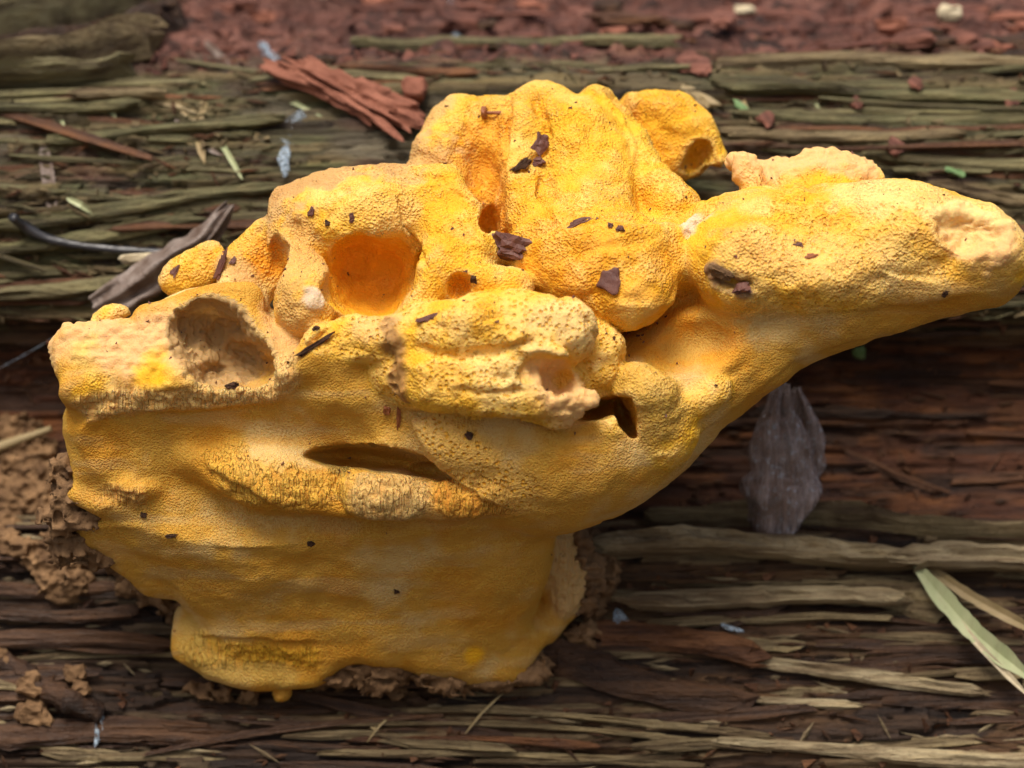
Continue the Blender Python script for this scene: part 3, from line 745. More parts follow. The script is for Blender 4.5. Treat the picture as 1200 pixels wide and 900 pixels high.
for zi, (zn, ma, mb, vr, cnt) in enumerate(ZONES):
    for mi, m_ in enumerate((ma, mb)):
        VARS[zn, mi] = [strip_mesh('wood_strip', rr(55, 380)*SC, rr(6, 17)*SC, rr(4, 10)*SC, 1000+zi*50+mi*20+k, rnd.choice((3,4,5,6)), m_, rr(-.03,.03)) for k in range(9)]
def in_fungus(u, v):
    return (180 < u < 660 and 500 < v < 800) or (100 < u < 1000 and 330 < v < 540 and v < 820-.45*u) or (330 < u < 830 and 120 < v < 520) or (820<u<1180 and 215<v<360)
for zn, ma, mb, vr, cnt in ZONES:
    k = 0
    while k < cnt:
        u, v = rr(-130, 1330), rr(*vr)
        if in_fungus(u, v): continue
        mi = 0 if rnd.random() < (.68 if zn != 'low' else .6) else 1
        me = rnd.choice(VARS[zn, mi])
        p, n, t = log_at(u, v, rr(0, 4))
        o = bpy.data.objects.new('wood_strip', me)
        ang = rr(-.07, .07) + (rr(-.5,.5) if rnd.random() < .07 else 0); lift = rr(-.04,.04)
        orient(o, p, np.array([math.cos(ang), 0, 0]) + t*math.sin(ang) + n*lift, n + t*rr(-.4,.4))
        put(o, LOG); k += 1
def slab(name, path, width, thick, mat, seed, lift=3, parent=None, step=14, twist=0, wob=.34):
    """a hand-placed slab following the log face through photo points path [(u,v[,lift])]"""
    r = random.Random(seed); pts = []
    for i in range(len(path)-1):
        a, b = path[i], path[i+1]; L_ = math.hypot(b[0]-a[0], b[1]-a[1]); n = max(1, int(L_/step))
        for j in range(n): pts.append([a[q]+(b[q]-a[q])*j/n for q in range(2)])
    pts.append(list(path[-1][:2])); vs = []; fs = []; N = len(pts)
    # the slab lies on a smoothed line over the face, so it bridges the small steps below
    bp, bn, bt = log_many([p[0] for p in pts], [p[1] for p in pts]); base = list(zip(bp, bn, bt)); bp = bp.copy()
    for _ in range(8): bp[1:-1] = (bp[:-2] + bp[1:-1] + bp[2:])/3
    ring = 7
    for i in range(N):
        n, t = base[i][1], base[i][2]; e = min(i, N-1-i)/max(1, N-1)
        end = min(1, .6 + e*6)
        nz = lambda a, f_: float(vn(np.array([i*step/f_ + seed*3.7]), np.array([a*5.3]), None, seed)[0])
        w_ = width*end*(1 + wob*nz(1,90) + .16*nz(2,12)); th = thick*(1 + .25*nz(3,50) + r.uniform(-.06,.06))*min(1, .5+end*.6)
        off = (.12*nz(4,110)+.04*nz(5,15))*width
        for (a, b) in ((-.5,-.5),(.5,-.5),(.55,.15),(.3,.5+.2*nz(6,40)),(0,.42+.2*nz(7,30)),(-.3,.5+.2*nz(8,40)),(-.52,.2)):
            jx = r.uniform(-1,1)*(width*.9 if i in (0,N-1) else step*.3)
            vs.append(bp[i] + t*(a*w_+off) + n*(b*th + lift) + np.array([jx,0,0]))
    for i in range(N-1):
        for j in range(ring):
            a = i*ring+j; b = i*ring+(j+1)%ring; fs.append((a, a+ring, b+ring, b))
    fs.append(tuple(range(ring))); fs.append(tuple(range((N-1)*ring, N*ring))[::-1])
    org = to_world(bp[N//2]); wv = to_world(np.array(vs)) - org
    me = bpy.data.meshes.new(name); me.from_pydata([tuple(p) for p in wv], [], fs); me.update(); me.materials.append(mat)
    o = bpy.data.objects.new(name, me); o.location = org
    return put(o, parent if parent is not None else LOG)
sl = [([(690,652),(800,650),(930,655),(1066,660)], 30, 40, M_PALE, 26), ([(1050,662),(1130,660),(1290,668)], 36, 40, M_PALE, 30), ([(735,704),(860,702),(980,698),(1058,700)], 24, 36, M_PALE, 22), ([(760,636),(900,632),(1060,640),(1260,640)], 14, 30, M_TANW, 20),
      ([(985,690),(1060,702),(1110,712)], 40, 18, M_TANW, 6), ([(880,778),(960,788),(1050,802),(1145,815)], 18, 12, M_PALE, 8), ([(880,822),(940,828),(1004,830)], 11, 9, M_PALE, 8),
      ([(840,868),(940,876),(1060,885),(1250,895)], 18, 12, M_PALE, 8), ([(690,742),(770,745),(850,755),(890,775)], 34, 24, M_BRN, 10), ([(640,765),(700,790),(770,815),(860,828)], 40, 22, M_DARK, 8),
      ([(400,838),(560,832),(720,846),(900,866)], 9, 7, M_TANW, 6), ([(390,852),(560,848),(740,862),(900,880)], 7, 7, M_TANW, 6), ([(410,868),(560,866),(700,876)], 8, 7, M_BRN, 6), ([(380,884),(600,884),(820,896)], 9, 7, M_TANW, 6),
      ([(-60,28),(60,22),(130,14),(210,6)], 34, 60, M_GREEN, 52), ([(-60,58),(60,49),(204,28)], 15, 56, M_GREEN, 48), ([(-60,100),(60,94),(192,74)], 16, 46, M_TANW, 36), ([(-60,118),(60,112),(160,104)], 12, 36, M_GREEN, 26), ([(-60,82),(100,68),(206,48)], 22, 44, M_DARK, 30),
      ([(-40,148),(60,142),(165,136)], 12, 14, M_GREEN, 10), ([(90,132),(150,124),(190,128)], 14, 10, M_TANW, 14), ([(60,176),(200,168),(330,160)], 14, 12, M_GREEN, 10), ([(0,272),(120,258),(240,236),(330,232)], 16, 12, M_GREEN, 8),
      ([(-40,300),(90,284),(240,262)], 18, 14, M_GREEN, 10), ([(-40,345),(60,338),(150,326)], 18, 16, M_GREEN, 10), ([(420,72),(520,64),(650,68),(790,74)], 16, 12, M_GREEN, 10), ([(400,104),(470,108),(560,112)], 12, 10, M_BRN, 8),
      ([(830,92),(950,90),(1090,96),(1260,100)], 20, 14, M_TANW, 8), ([(830,118),(980,124),(1120,122),(1260,128)], 18, 12, M_GREEN, 8), ([(860,148),(1000,152),(1150,146),(1260,150)], 16, 12, M_GREEN, 8), ([(840,172),(960,176),(1120,170)], 14, 12, M_TANW, 6),
      ([(1010,190),(1120,200),(1260,204)], 16, 12, M_GREEN, 8), ([(1090,226),(1180,240),(1280,252)], 16, 12, M_TANW, 8), ([(1000,70),(1120,78),(1250,70)], 20, 10, M_BRN, 6), ([(660,20),(800,28),(980,22)], 22, 12, M_RED, 5),
      ([(0,720),(100,724),(170,716)], 14, 12, M_DARK, 8), ([(-20,752),(100,748),(200,756)], 16, 12, M_DARK, 8), ([(0,868),(120,856),(260,862)], 30, 14, M_DARK, 8), ([(-20,690),(60,694),(140,690)], 16, 12, M_DARK, 8), ([(960,610),(1040,602),(1108,612)], 9, 8, M_BRN, 5)]
for i, (pa, wd, th, m_, lf) in enumerate(sl):
    slab('wood_slab', pa, wd, th, m_, 300+i, lf)
# crumbs caught all over the face: nobody could count them
def crumbs(name, count, place, size, mat, seed, parent=None, label=None, cat=None):
    r = np.random.default_rng(seed); tet = np.array([(1,1,1),(-1,-1,1),(-1,1,-1),(1,-1,-1)], float)
    V = []; Fc = []
    for i in range(count):
        p, n = place(r)
        m = r.normal(size=(3,3)); s_ = size*(.4+r.random()**2*1.4)
        V.append(p + (tet*np.array([1.5,.8,.6])*s_) @ np.linalg.qr(m)[0]); k = i*4
        Fc += [(k,k+1,k+2),(k,k+3,k+1),(k,k+2,k+3),(k+1,k+3,k+2)]
    V = np.concatenate(V); org = to_world(V.mean(0)); me = np_mesh(name, to_world(V)-org, np.array(Fc), False); me.materials.append(mat)
    o = bpy.data.objects.new(name, me); o.location = org; o['kind'] = 'stuff'
    if label: o['label'] = label; o['category'] = cat
    return put(o, parent)
def on_log(vr, ur=(-100, 1300)):
    r = np.random.default_rng(int(abs(vr[0]))+5); us, vs_ = r.uniform(*ur, 2500), r.uniform(*vr, 2500)
    ok = [i for i in range(2500) if not in_fungus(us[i], vs_[i])]; p, n, t = log_many(us[ok], vs_[ok], 1); it = iter(zip(p, n))
    return lambda rg: next(it)
crumbs('wood_crumbs', 700, on_log((-20, 92)), 5.5, M_RED, 1, LOG)
crumbs('wood_fibres', 700, on_log((95, 370)), 3.2, M_TANW, 2, LOG)
def splinters(name, count, vr, lens, mat, seed, ang=.25):
    r = np.random.default_rng(seed); us, vs_ = r.uniform(-100, 1300, count*3), r.uniform(*vr, count*3)
    ok = [i for i in range(count*3) if not in_fungus(us[i], vs_[i])][:count]; p, n, t = log_many(us[ok], vs_[ok], 3); m = len(ok)
    a = r.normal(0, ang, m) + (r.random(m) < .12)*r.uniform(-1.3, 1.3, m)
    x = np.stack([np.cos(a)]*3, 1)*np.array([1,0,0]) + t*np.sin(a)[:,None] + n*r.uniform(-.12,.2,m)[:,None]; y = np.cross(n, x)
    L_ = r.uniform(*lens, m)[:,None]; w_ = r.uniform(1.2, 3.6, m)[:,None]
    base = [p - x*L_*.5, p + y*w_, p + n*w_*1.1, p - y*w_, p - n*w_*.5, p + x*L_*.5]
    V = np.stack(base, 1).reshape(-1,3); k = (np.arange(m)*6)[:,None]
    F_ = np.concatenate([k+np.array(q) for q in ((0,2,1),(0,3,2),(0,4,3),(0,1,4),(5,1,2),(5,2,3),(5,3,4),(5,4,1))])
    org = to_world(V.mean(0)); me = np_mesh(name, to_world(V)-org, F_, False); me.materials.append(mat)
    o = bpy.data.objects.new(name, me); o.location = org; o['kind'] = 'stuff'; put(o, LOG)
splinters('green_splinters', 420, (90, 370), (14, 60), M_GREEN, 21); splinters('tan_splinters', 260, (90, 370), (10, 46), M_TANW, 22); splinters('brown_splinters', 340, (60, 400), (10, 50), M_BRN, 23)
splinters('dark_splinters', 420, (380, 930), (14, 70), M_DARK, 24, .12); splinters('pale_splinters', 130, (620, 930), (14, 70), M_PALE, 25, .12); splinters('red_splinters', 200, (-10, 92), (10, 40), M_RED, 26, .5)
crumbs('wood_dust', 700, on_log((380, 930)), 3.4, M_BRN, 3, LOG)

# ------------------------------------------------------------------ small things
def simple_mat(name, base, alt, rough=.7, scale=250, bump=.0006, spec=.4, trans=0.0, alpha=1.0, stretch=(1,1,1)):
    s = NT(name); co = s.coords(stretch); n = s.noise(co, scale, 5, .65); n2 = s.noise(co, scale*4, 3, .6)
    c = s.mix(s.ramp(n, [(.35, 0.), (.65, 1.)]), base, alt)
    c = s.mix(s.ramp(n2, [(.5, 0.), (.75, .5)]), c, s.mix(1.0, c, (.55,.5,.45), 'MULTIPLY'))
    s.l(c, s.b.inputs['Base Color']); s.b.inputs['Roughness'].default_value = rough; s.b.inputs['Specular IOR Level'].default_value = spec
    s.b.inputs['Transmission Weight'].default_value = trans; s.b.inputs['Alpha'].default_value = alpha
    bp = s.bump(n, bump, .7); bp = s.bump(n2, bump*.4, .6, bp); s.l(bp, s.b.inputs['Normal']); return s.m
M_CHIP = simple_mat('red_brown_chip', (.085,.03,.022), (.16,.06,.04), .6, 300, .0006, stretch=(1,.3,1))
M_RUST = simple_mat('rust_brown', (.22,.06,.015), (.30,.10,.03), .5)
M_BLACK = simple_mat('dark_speck', (.035,.018,.01), (.09,.045,.028), .8, spec=.15)
M_TWIG = simple_mat('black_twig', (.012,.013,.017), (.045,.045,.05), .35, 200, .0006, .6, stretch=(.15,1,1))
M_STRAW = simple_mat('dry_straw', (.24,.18,.08), (.36,.27,.14), .6, 200, .0003, stretch=(.1,1,1))
M_BLADE = simple_mat('pale_green_blade', (.30,.34,.17), (.42,.44,.25), .5, 160, .0002, stretch=(1,1,.12))
M_LEAF = simple_mat('grey_dead_leaf', (.11,.07,.05), (.27,.22,.19), .45, 160, .0014)
M_PURP = simple_mat('brown_translucent_leaf', (.20,.125,.09), (.52,.42,.38), .2, 120, .0012, .8)
M_CRUST = simple_mat('dry_crust', (.085,.042,.016), (.27,.155,.07), .85, 150, .0014)
M_REDB = simple_mat('red_bark', (.17,.055,.03), (.30,.115,.07), .8, 160, .0016)
M_STONE = simple_mat('pale_bit', (.48,.40,.25), (.60,.52,.36), .7)
M_GLEAF = simple_mat('green_bit', (.08,.17,.05), (.17,.28,.11), .5)
def mat_silk():
    s = NT('spider_silk'); b = s.b; b.inputs['Base Color'].default_value = (.55,.68,.80,1); b.inputs['Roughness'].default_value = .12
    b.inputs['Specular IOR Level'].default_value = .9; b.inputs['Transmission Weight'].default_value = .35
    co = s.coords(); n = s.noise(co, 700, 4, .7); s.l(s.bump(n, .001, 1.), b.inputs['Normal'])
    s.l(s.ramp(n, [(.42, .12), (.62, .85)]), b.inputs['Alpha']); return s.m
M_SILK = mat_silk()
def mat_skin():
    s = NT('thin_translucent_leaf'); b = s.b; co = s.coords(); n = s.noise(co, 90, 5, .7); n2 = s.noise(co, 500, 4, .7)
    mp = s.n('Mapping'); mp.inputs['Scale'].default_value = (420, 420, 40); s.l(co, mp.inputs[0]); n3 = s.noise(mp.outputs[0], 1.6, 3, .6)
    c = s.mix(s.ramp(n, [(.35, 0.), (.68, 1.)]), (.20,.12,.085), (.50,.42,.42)); c = s.mix(s.ramp(n2, [(.56, 0.), (.66, .8)]), c, (.62,.70,.80))  # pale blue flecks are glints painted into the leaf colour
    s.l(c, b.inputs['Base Color']); b.inputs['Roughness'].default_value = .22; b.inputs['Specular IOR Level'].default_value = .8
    s.l(s.ramp(n3, [(.36, .30), (.64, .92)]), b.inputs['Alpha']); bp = s.bump(n3, .002, .8); s.l(s.bump(n2, .0006, .8, bp), b.inputs['Normal']); return s.m
M_SKIN = mat_skin()

def surf(u, v, rad=4):
    V_, N_ = FV; k = 1 - V_[:,2]/DP
    m = np.nonzero((np.abs(V_[:,0]/k + 600 - u) < rad) & (np.abs(450 - V_[:,1]/k - v) < rad) & (N_[:,2] > 0))[0]
    if not len(m): return None
    i = m[np.argmax(V_[m,2])]; j = m[V_[m,2] > V_[i,2]-8]
    n = N_[j].mean(0); return V_[i], n/np.linalg.norm(n)
def lump_mesh(name, size, seed, mat, sub=2, rough=.25, ribs=0):
    """an irregular broken piece: size (x,y,z) px"""
    bm = bmesh.new(); bmesh.ops.create_icosphere(bm, subdivisions=sub, radius=1)
    r = random.Random(seed); o = np.array([r.uniform(0,99) for _ in range(3)]); cx_, cy_ = r.uniform(-1,1), r.uniform(-1,1)
    for v in bm.verts:
        p = np.array(v.co); p = np.sign(p)*np.abs(p)**.62; p = p*np.array([1+.25*p[1]*cx_, 1+.3*p[0]*cy_, 1])
        k = 1 + rough*float(vn(p[0:1]*1.6+o[0], p[1:2]*1.6+o[1], p[2:3]*1.6+o[2], seed)[0]) + rough*.6*float(vn(p[0:1]*4+o[1], p[1:2]*4+o[2], p[2:3]*4, seed+1)[0])
        if ribs: k += .14*math.sin(p[1]*ribs + 2*math.sin(p[0]*2))*(1 if p[2] > -.2 else 0)
        v.co = Vector(p*k*np.array(size)*SC)
    me = bpy.data.meshes.new(name); bm.to_mesh(me); bm.free(); me.materials.append(mat); return me
def set_on(o, p, n, ang, lift=0):
    a = np.array([math.cos(ang), math.sin(ang), 0.0]); a = a - n*(a @ n); a /= np.linalg.norm(a)
    orient(o, p + n*lift, a, n); COL.objects.link(o); return o
def chip(name, u, v, size, ang, mat, seed, label, cat, on='fungus', lift=None, rough=.5, ribs=0, sub=2, group=None):
    q = surf(u, v) if on == 'fungus' else log_at(u, v, 0)[:2]
    if q is None: print('no surface', u, v); return None
    if on == 'fungus' and max(size) < 12: size = tuple(a*.72 for a in size)
    o = bpy.data.objects.new(name, lump_mesh(name, size, seed, mat, sub + (on == 'fungus' and sub < 3), rough, ribs))
    set_on(o, q[0], q[1], math.radians(-ang), size[2]*.25 if lift is None else lift)
    return tag(o, label, cat, group)
chip('wood_chunk', 597,290, (22,13,13), 18, M_CHIP, 1, 'dark red-brown ribbed wood chunk lodged in the hollow of the fungus', 'wood chunk', ribs=9, sub=3, lift=6)
chip('wood_chip', 711,326, (12,13,2.5), 8, M_CHIP, 2, 'square flat dark red wood chip lying on the orange tongue', 'wood chip', rough=.12, ribs=6)
chip('bark_flake', 635,167, (8,13,3), 25, M_CHIP, 3, 'purple-brown bark flake wedged in the crack of the top lobe', 'bark flake')
chip('bark_crumb', 632,187, (9,8,5), 0, M_CHIP, 4, 'round reddish bark crumb at the foot of the crack', 'bark crumb')
chip('wood_sliver', 612,192, (13,4,3), -30, M_BLACK, 5, 'dark sliver at the lower end of the crack in the top lobe', 'wood sliver')
chip('wood_sliver', 676,257, (12,4.5,2.5), -12, M_CHIP, 6, 'thin brown sliver lying across the middle of the yellow lobe', 'wood sliver')
chip('bark_crumb', 725,265, (6,5,4), 0, M_CHIP, 7, 'small red-brown crumb right of the thin sliver', 'bark crumb')
chip('bark_crumb', 717,261, (4,4,3), 0, M_CHIP, 8, 'tiny red-brown crumb touching a slightly bigger one', 'bark crumb')
chip('wood_sliver', 497,370, (12,3.2,2.5), 0, M_CHIP, 9, 'dark sliver on the sill in front of the small round hole', 'wood sliver')
chip('bark_flake', 202,316, (5,9,2), 30, M_CHIP, 10, 'brown flake on the small round rear flap', 'bark flake')
chip('bark_flake', 256,312, (6,17,3), 18, M_CHIP, 11, 'long reddish bark flake beside the broken hollow', 'bark flake')
chip('bark_flake', 270,302, (4,6,2), 30, M_CHIP, 12, 'small brown flake next to the long reddish flake', 'bark flake')
chip('wood_chip', 269,450, (9,5,4), 0, M_BLACK, 13, 'black chip lying at the bottom of the broken hollow', 'wood chip', lift=2)
chip('wood_sliver', 949,297, (9,4,2), -10, M_RUST, 14, 'rusty sliver on the front of the side arm', 'wood sliver')
chip('wood_sliver', 931,283, (6,3,2), 0, M_CHIP, 15, 'small dark sliver just above the rusty one on the arm', 'wood sliver')
chip('wood_speck', 1110,348, (4,5,3), 20, M_BLACK, 16, 'black speck below the tip of the side arm', 'speck')
chip('wood_speck', 552,512, (6,4.5,3), 30, M_BLACK, 17, 'black speck on the chin under the front lobe', 'speck')
chip('wood_speck', 366,640, (5,4,3), 0, M_BLACK, 18, 'black speck in the middle of the smooth base', 'speck')
chip('wood_speck', 198,628, (9,3.5,3), -10, M_BLACK, 19, 'long black speck on the left of the base', 'speck')
chip('wood_speck', 165,607, (4,4,3), 0, M_BLACK, 20, 'dark red speck on the base near the toothed ledge', 'speck')
chip('wood_speck', 466,697, (4,4,3), 0, M_BLACK, 21, 'lone black speck low on the base', 'speck')
chip('dirt_clod', 842,322, (13,6,5), 15, M_CRUST, 22, 'tan dirt clod in the torn slot of the side arm', 'dirt')
chip('dirt_clod', 870,336, (11,8,5), 10, M_CHIP, 23, 'dark brown dirt clod at the end of the torn slot', 'dirt')
chip('wood_sliver', 366,401, (20,2.6,2.6), -32, M_BLACK, 24, 'thin black sliver in the crease under the rounded pillar', 'wood sliver')
chip('bark_crumb', 368,382, (5,5,4), 0, M_BLACK, 25, 'dark crumb on the rounded pillar above the crease', 'bark crumb')
chip('bark_crumb', 384,258, (4,4,3), 0, M_BLACK, 26, 'grey-black crumb above the big round hollow', 'bark crumb')
chip('bark_crumb', 362,250, (5,7,3), 20, M_CHIP, 27, 'red-brown crumb on the dusty left shoulder of the arch', 'bark crumb')
chip('bark_crumb', 410,256, (4,6,2), 0, M_CHIP, 28, 'brown crumb right above the rim of the big hollow', 'bark crumb')
chip('grey_speck', 552,327, (5,6,4), 0, M_BLACK, 29, 'grey-black speck beside the small round hole', 'speck')
chip('bark_fibre', 455,484, (5,7,3), 0, M_RUST, 30, 'red fibre tuft under the brown stripe of the front lobe', 'bark fibre')
chip('bark_fibre', 465,492, (2,13,2), 0, M_RUST, 31, 'thin red fibre hanging below the brown stripe', 'bark fibre')
# rusty pin-shaped bit
def pin():
    p, n = surf(578, 132); bm = bmesh.new()
    m1 = Matrix.Translation((0,0,0)) @ Matrix.Rotation(math.pi/2, 4, 'Y')
    bmesh.ops.create_cone(bm, cap_ends=True, segments=10, radius1=2.0*SC, radius2=2.4*SC, depth=30*SC, matrix=m1)
    me = bpy.data.meshes.new('stalk'); bm.to_mesh(me); bm.free(); me.materials.append(M_RUST)
    root = empty('pin_mould', (0,0,0)); COL.objects.unlink(root); set_on(root, p, n, math.radians(-4), 5)
    tag(root, 'rust-brown pin-shaped sprout with a flat head on the top lobe', 'sprout')
    link(bpy.data.objects.new('stalk', me), root)
    h = bpy.data.objects.new('head', lump_mesh('head', (4,7.5,7), 5, M_RUST, 2, .15)); h.location = (-15*SC,0,0); link(h, root)
pin()
# fine dirt on the fungus
def on_fungus(r):
    V_, N_ = FV
    while True:
        i = r.integers(len(V_))
        if N_[i,2] > .1 and N_[i,1] > -.3 and (N_[i,1] > .15 or r.random() < .3): return V_[i] + N_[i]*.6, N_[i]
crumbs('dirt_specks', 300, on_fungus, 1.05, M_CHIP, 9, None, 'tiny dark dirt specks scattered over the yellow fungus', 'dirt specks')

# ---- dry crust round the base, each clump its own part
def crust(blobs, seed):
    pr_ = [('+', 'e', (P(u,v,w), (ru,rv,rw), 0, 0), 6, 0) for u,v,w,ru,rv,rw in blobs]
    lo = np.array([b[2][0]-np.array(b[2][1]) for b in pr_]).min(0) - 14; hi = np.array([b[2][0]+np.array(b[2][1]) for b in pr_]).max(0) + 14
    f, _ = field(pr_, lo, hi, 2.8)
    ax = [np.arange(lo[i], hi[i]+2.8, 2.8)[:f.shape[i]] for i in range(3)]
    X, Y, Z = np.meshgrid(*ax, indexing='ij')
    f = f - 4 + 11*np.abs(vn(X/17, Y/12, Z/15, seed)) + 6*vn(X/8, Y/6, Z/8, seed+2) + 4.5*vn(X/4.2, Y/4.2, Z/4.2, seed+1)
    f[[0,-1]] = 9; f[:,[0,-1]] = 9; f[:,:,[0,-1]] = 9
    v, q, _ = surface_nets(f.astype(np.float32), lo, 2.8)
    # keep the largest connected piece
    lab = np.arange(len(v))
    for _ in range(400):
        mn = lab[q].min(1); new = lab.copy()
        for i in range(4): np.minimum.at(new, q[:,i], mn)
        new = new[new]
        if (new == lab).all(): break
        lab = new
    big = np.bincount(lab).argmax(); q = q[lab[q[:,0]] == big]; used, inv = np.unique(q, return_inverse=True); v = v[used]; q = inv.reshape(-1,4)
    org = to_world(v.mean(0)); me = np_mesh('dried_crust', to_world(v)-org, q); me.materials.append(M_CRUST)
    o = bpy.data.objects.new('dried_crust', me); o.location = org; return put(o, FUN)
def lw(u, v): return float(log_at(u, v, 0)[0][2])
def trail(pts, r0, seed):
    r = random.Random(seed); out = []
    for (a, b), (c, d) in zip(pts[:-1], pts[1:]):
        n = max(1, int(math.hypot(c-a, d-b)/13))
        for j in range(n): out.append((a+(c-a)*j/n+r.uniform(-8,8), b+(d-b)*j/n+r.uniform(-7,7), r0*r.uniform(.7,1.3), r0*r.uniform(.6,1.1)))
    return out
for i, spots in enumerate([trail([(15,500),(40,545),(80,560)],22,1), trail([(0,560),(30,590),(75,605)],26,2), trail([(60,590),(88,630),(62,660),(84,690)],23,3), trail([(5,620),(20,660)],18,13), trail([(30,540),(60,600)],20,14), trail([(100,640),(130,655),(190,668),(215,690)],12,4), trail([(150,690),(200,705),(205,745)],11,5),
    trail([(375,790),(420,782),(475,790),(440,806)],16,6), trail([(500,795),(535,805)],14,7), trail([(550,795),(600,792),(655,775)],13,8), trail([(672,612),(700,640),(712,680),(690,720)],17,9), trail([(690,740),(660,750)],12,10), trail([(230,806),(310,812)],8,11), trail([(110,505),(112,545)],12,12)]):
    crust([(u, v, lw(u, v)+9, ru*1.2, rv*1.2, 15) for u, v, ru, rv in spots], 40+i*3)

for i, spots in enumerate([[(78,560,10,16,20),(84,585,14,18,18),(72,606,4,20,18),(96,608,10,20,12)], [(92,636,-20,20,16),(112,650,-30,22,12),(74,640,-30,16,18)], [(150,668,-60,22,9),(178,684,-74,18,9)], [(676,640,-105,14,24),(690,672,-118,16,22),(684,704,-125,14,14)], [(392,790,-96,22,12),(425,782,-98,24,14),(458,784,-98,22,12),(440,800,-100,20,10)], [(505,792,-100,16,10),(524,800,-102,16,12)], [(575,796,-112,24,9),(612,788,-118,22,11)]]):
    crust([(u, v, w_, ru*1.2, rv*1.2, 16) for u, v, w_, ru, rv in spots], 90+i*3)
# ---- twigs, blades, leaves, silk
def tube(name, pts, mat, label, cat, ring=8, group=None, rag=.12, seed=0, wonly=False):
    """pts (u,v,w,r); a tapered crooked stem"""
    r = random.Random(seed); c = [P(*p[:3]) for p in pts]; rad = [p[3] for p in pts]
    P4 = catmull([tuple(a)+(b,) for a, b in zip(c, rad)], 7) + [tuple(c[-1])+(rad[-1],)]
    vs = []; fs = []
    for i, q in enumerate(P4):
        a = np.array(P4[max(i-1,0)][:3]); b = np.array(P4[min(i+1,len(P4)-1)][:3]); d = b-a; d /= np.linalg.norm(d)+1e-9
        s1 = np.cross(d, [0,0,1.]); s1 /= np.linalg.norm(s1)+1e-9; s2 = np.cross(d, s1)
        for j in range(ring):
            t = 2*math.pi*j/ring; k = q[3]*(1+r.uniform(-rag,rag)); vs.append(np.array(q[:3]) + k*(math.cos(t)*s1+math.sin(t)*s2))
    for i in range(len(P4)-1):
        for j in range(ring): a = i*ring+j; b = i*ring+(j+1)%ring; fs.append((a,b,b+ring,a+ring))
    fs.append(tuple(range(ring))[::-1]); fs.append(tuple(range((len(P4)-1)*ring, len(P4)*ring)))
    org = to_world(np.array(P4[0][:3])); me = bpy.data.meshes.new(name); me.from_pydata([tuple(x) for x in to_world(np.array(vs))-org], [], fs); me.update()
    me.polygons.foreach_set('use_smooth', [True]*len(me.polygons)); me.materials.append(mat)
    o = bpy.data.objects.new(name, me); o.location = org; COL.objects.link(o); return tag(o, label, cat, group)
def LW(u, v, lift): return lw(u, v) + lift
tube('black_twig', [(14,254,LW(14,254,26),6),(30,266,LW(30,266,22),7),(60,281,LW(60,281,18),6),(120,291,LW(120,291,16),5),(206,296,LW(206,296,14),4.5)], M_TWIG, 'thin glossy black twig lying against the green log face', 'twig', seed=1)
tube('dry_twig', [(-20,760,LW(0,765,12),9),(30,790,LW(30,790,16),13),(75,818,LW(75,818,16),17),(120,838,LW(120,838,12),12)], M_DARK, 'stubby brown rotten twig with crumb balls on it', 'twig', seed=2, rag=.25)
for k, (u, v, sz) in enumerate([(40,806,15),(92,794,12),(6,772,11),(46,838,18),(100,812,9)]):
    chip('crumb_ball', u, v, (sz,sz*.85,sz*.8), 0, M_CRUST, 70+k, 'tan crumbly ball sticking to the stubby brown twig', 'crumb', on='log', lift=14, rough=.5, sub=3, group='tan crumb balls on the stubby twig')
tube('dry_twig', [(-10,527,LW(0,525,20),7),(25,515,LW(25,515,26),6),(60,502,LW(60,502,24),4)], M_STRAW, 'pale broken twig pointing at the rim of the fungus', 'twig', seed=3)
tube('dry_twig', [(1035,628,LW(1035,620,14),4),(1065,618,LW(1065,615,16),5),(1100,606,LW(1100,606,16),7)], M_BRN, 'thin brown twig lying on the pale ledge', 'twig', seed=4)
def ribbon(name, pts, wid, mat, label, cat, group=None, fold=.25, seed=0, thick=1.0, parent=None):
    """a folded blade through (u,v,w) points, with thickness"""
    r = random.Random(seed); c = catmull([tuple(P(*p)) for p in pts], 9) + [tuple(P(*pts[-1]))]; N = len(c); vs = []; fs = []
    for i, q in enumerate(c):
        q = np.array(q); d = np.array(c[min(i+1,N-1)]) - np.array(c[max(i-1,0)]); d /= np.linalg.norm(d)+1e-9
        s1 = np.cross(d, [0,0,1.]); s1 /= np.linalg.norm(s1)+1e-9; n = np.cross(s1, d)
        if n[2] < 0: n = -n
        t = i/(N-1); k = wid*min(1, .3+3*t)*min(1, .15+3.5*(1-t))*r.uniform(.92,1.08)
        for a, b in ((-.5,0),(0,-fold),(.5,0),(.5,-thick/wid),(0,-fold-thick/wid),(-.5,-thick/wid)): vs.append(q + s1*a*k + n*b*k)
    for i in range(N-1):
        for j in range(6): a = i*6+j; b = i*6+(j+1)%6; fs.append((a,b,b+6,a+6))
    fs.append(tuple(range(6))[::-1]); fs.append(tuple(range((N-1)*6, N*6)))
    org = to_world(np.array(c[0])); me = bpy.data.meshes.new(name); me.from_pydata([tuple(x) for x in to_world(np.array(vs))-org], [], fs); me.update(); me.materials.append(mat)
    o = bpy.data.objects.new(name, me); o.location = org; COL.objects.link(o); return tag(o, label, cat, group)
ribbon('dry_grass', [(1073,662,LW(1073,662,34)),(1110,706,LW(1110,706,44)),(1150,748,LW(1150,748,46)),(1215,800,LW(1200,800,44))], 24, M_BLADE, 'broad pale green grass blade slanting down over the pale ledge', 'grass blade', seed=1)
ribbon('dry_grass', [(1098,696,LW(1098,696,34)),(1140,748,LW(1140,748,42)),(1180,790,LW(1180,790,42)),(1212,822,LW(1200,820,40))], 8, M_STONE, 'narrow straw-pale blade under the broad green one', 'grass blade', seed=2)
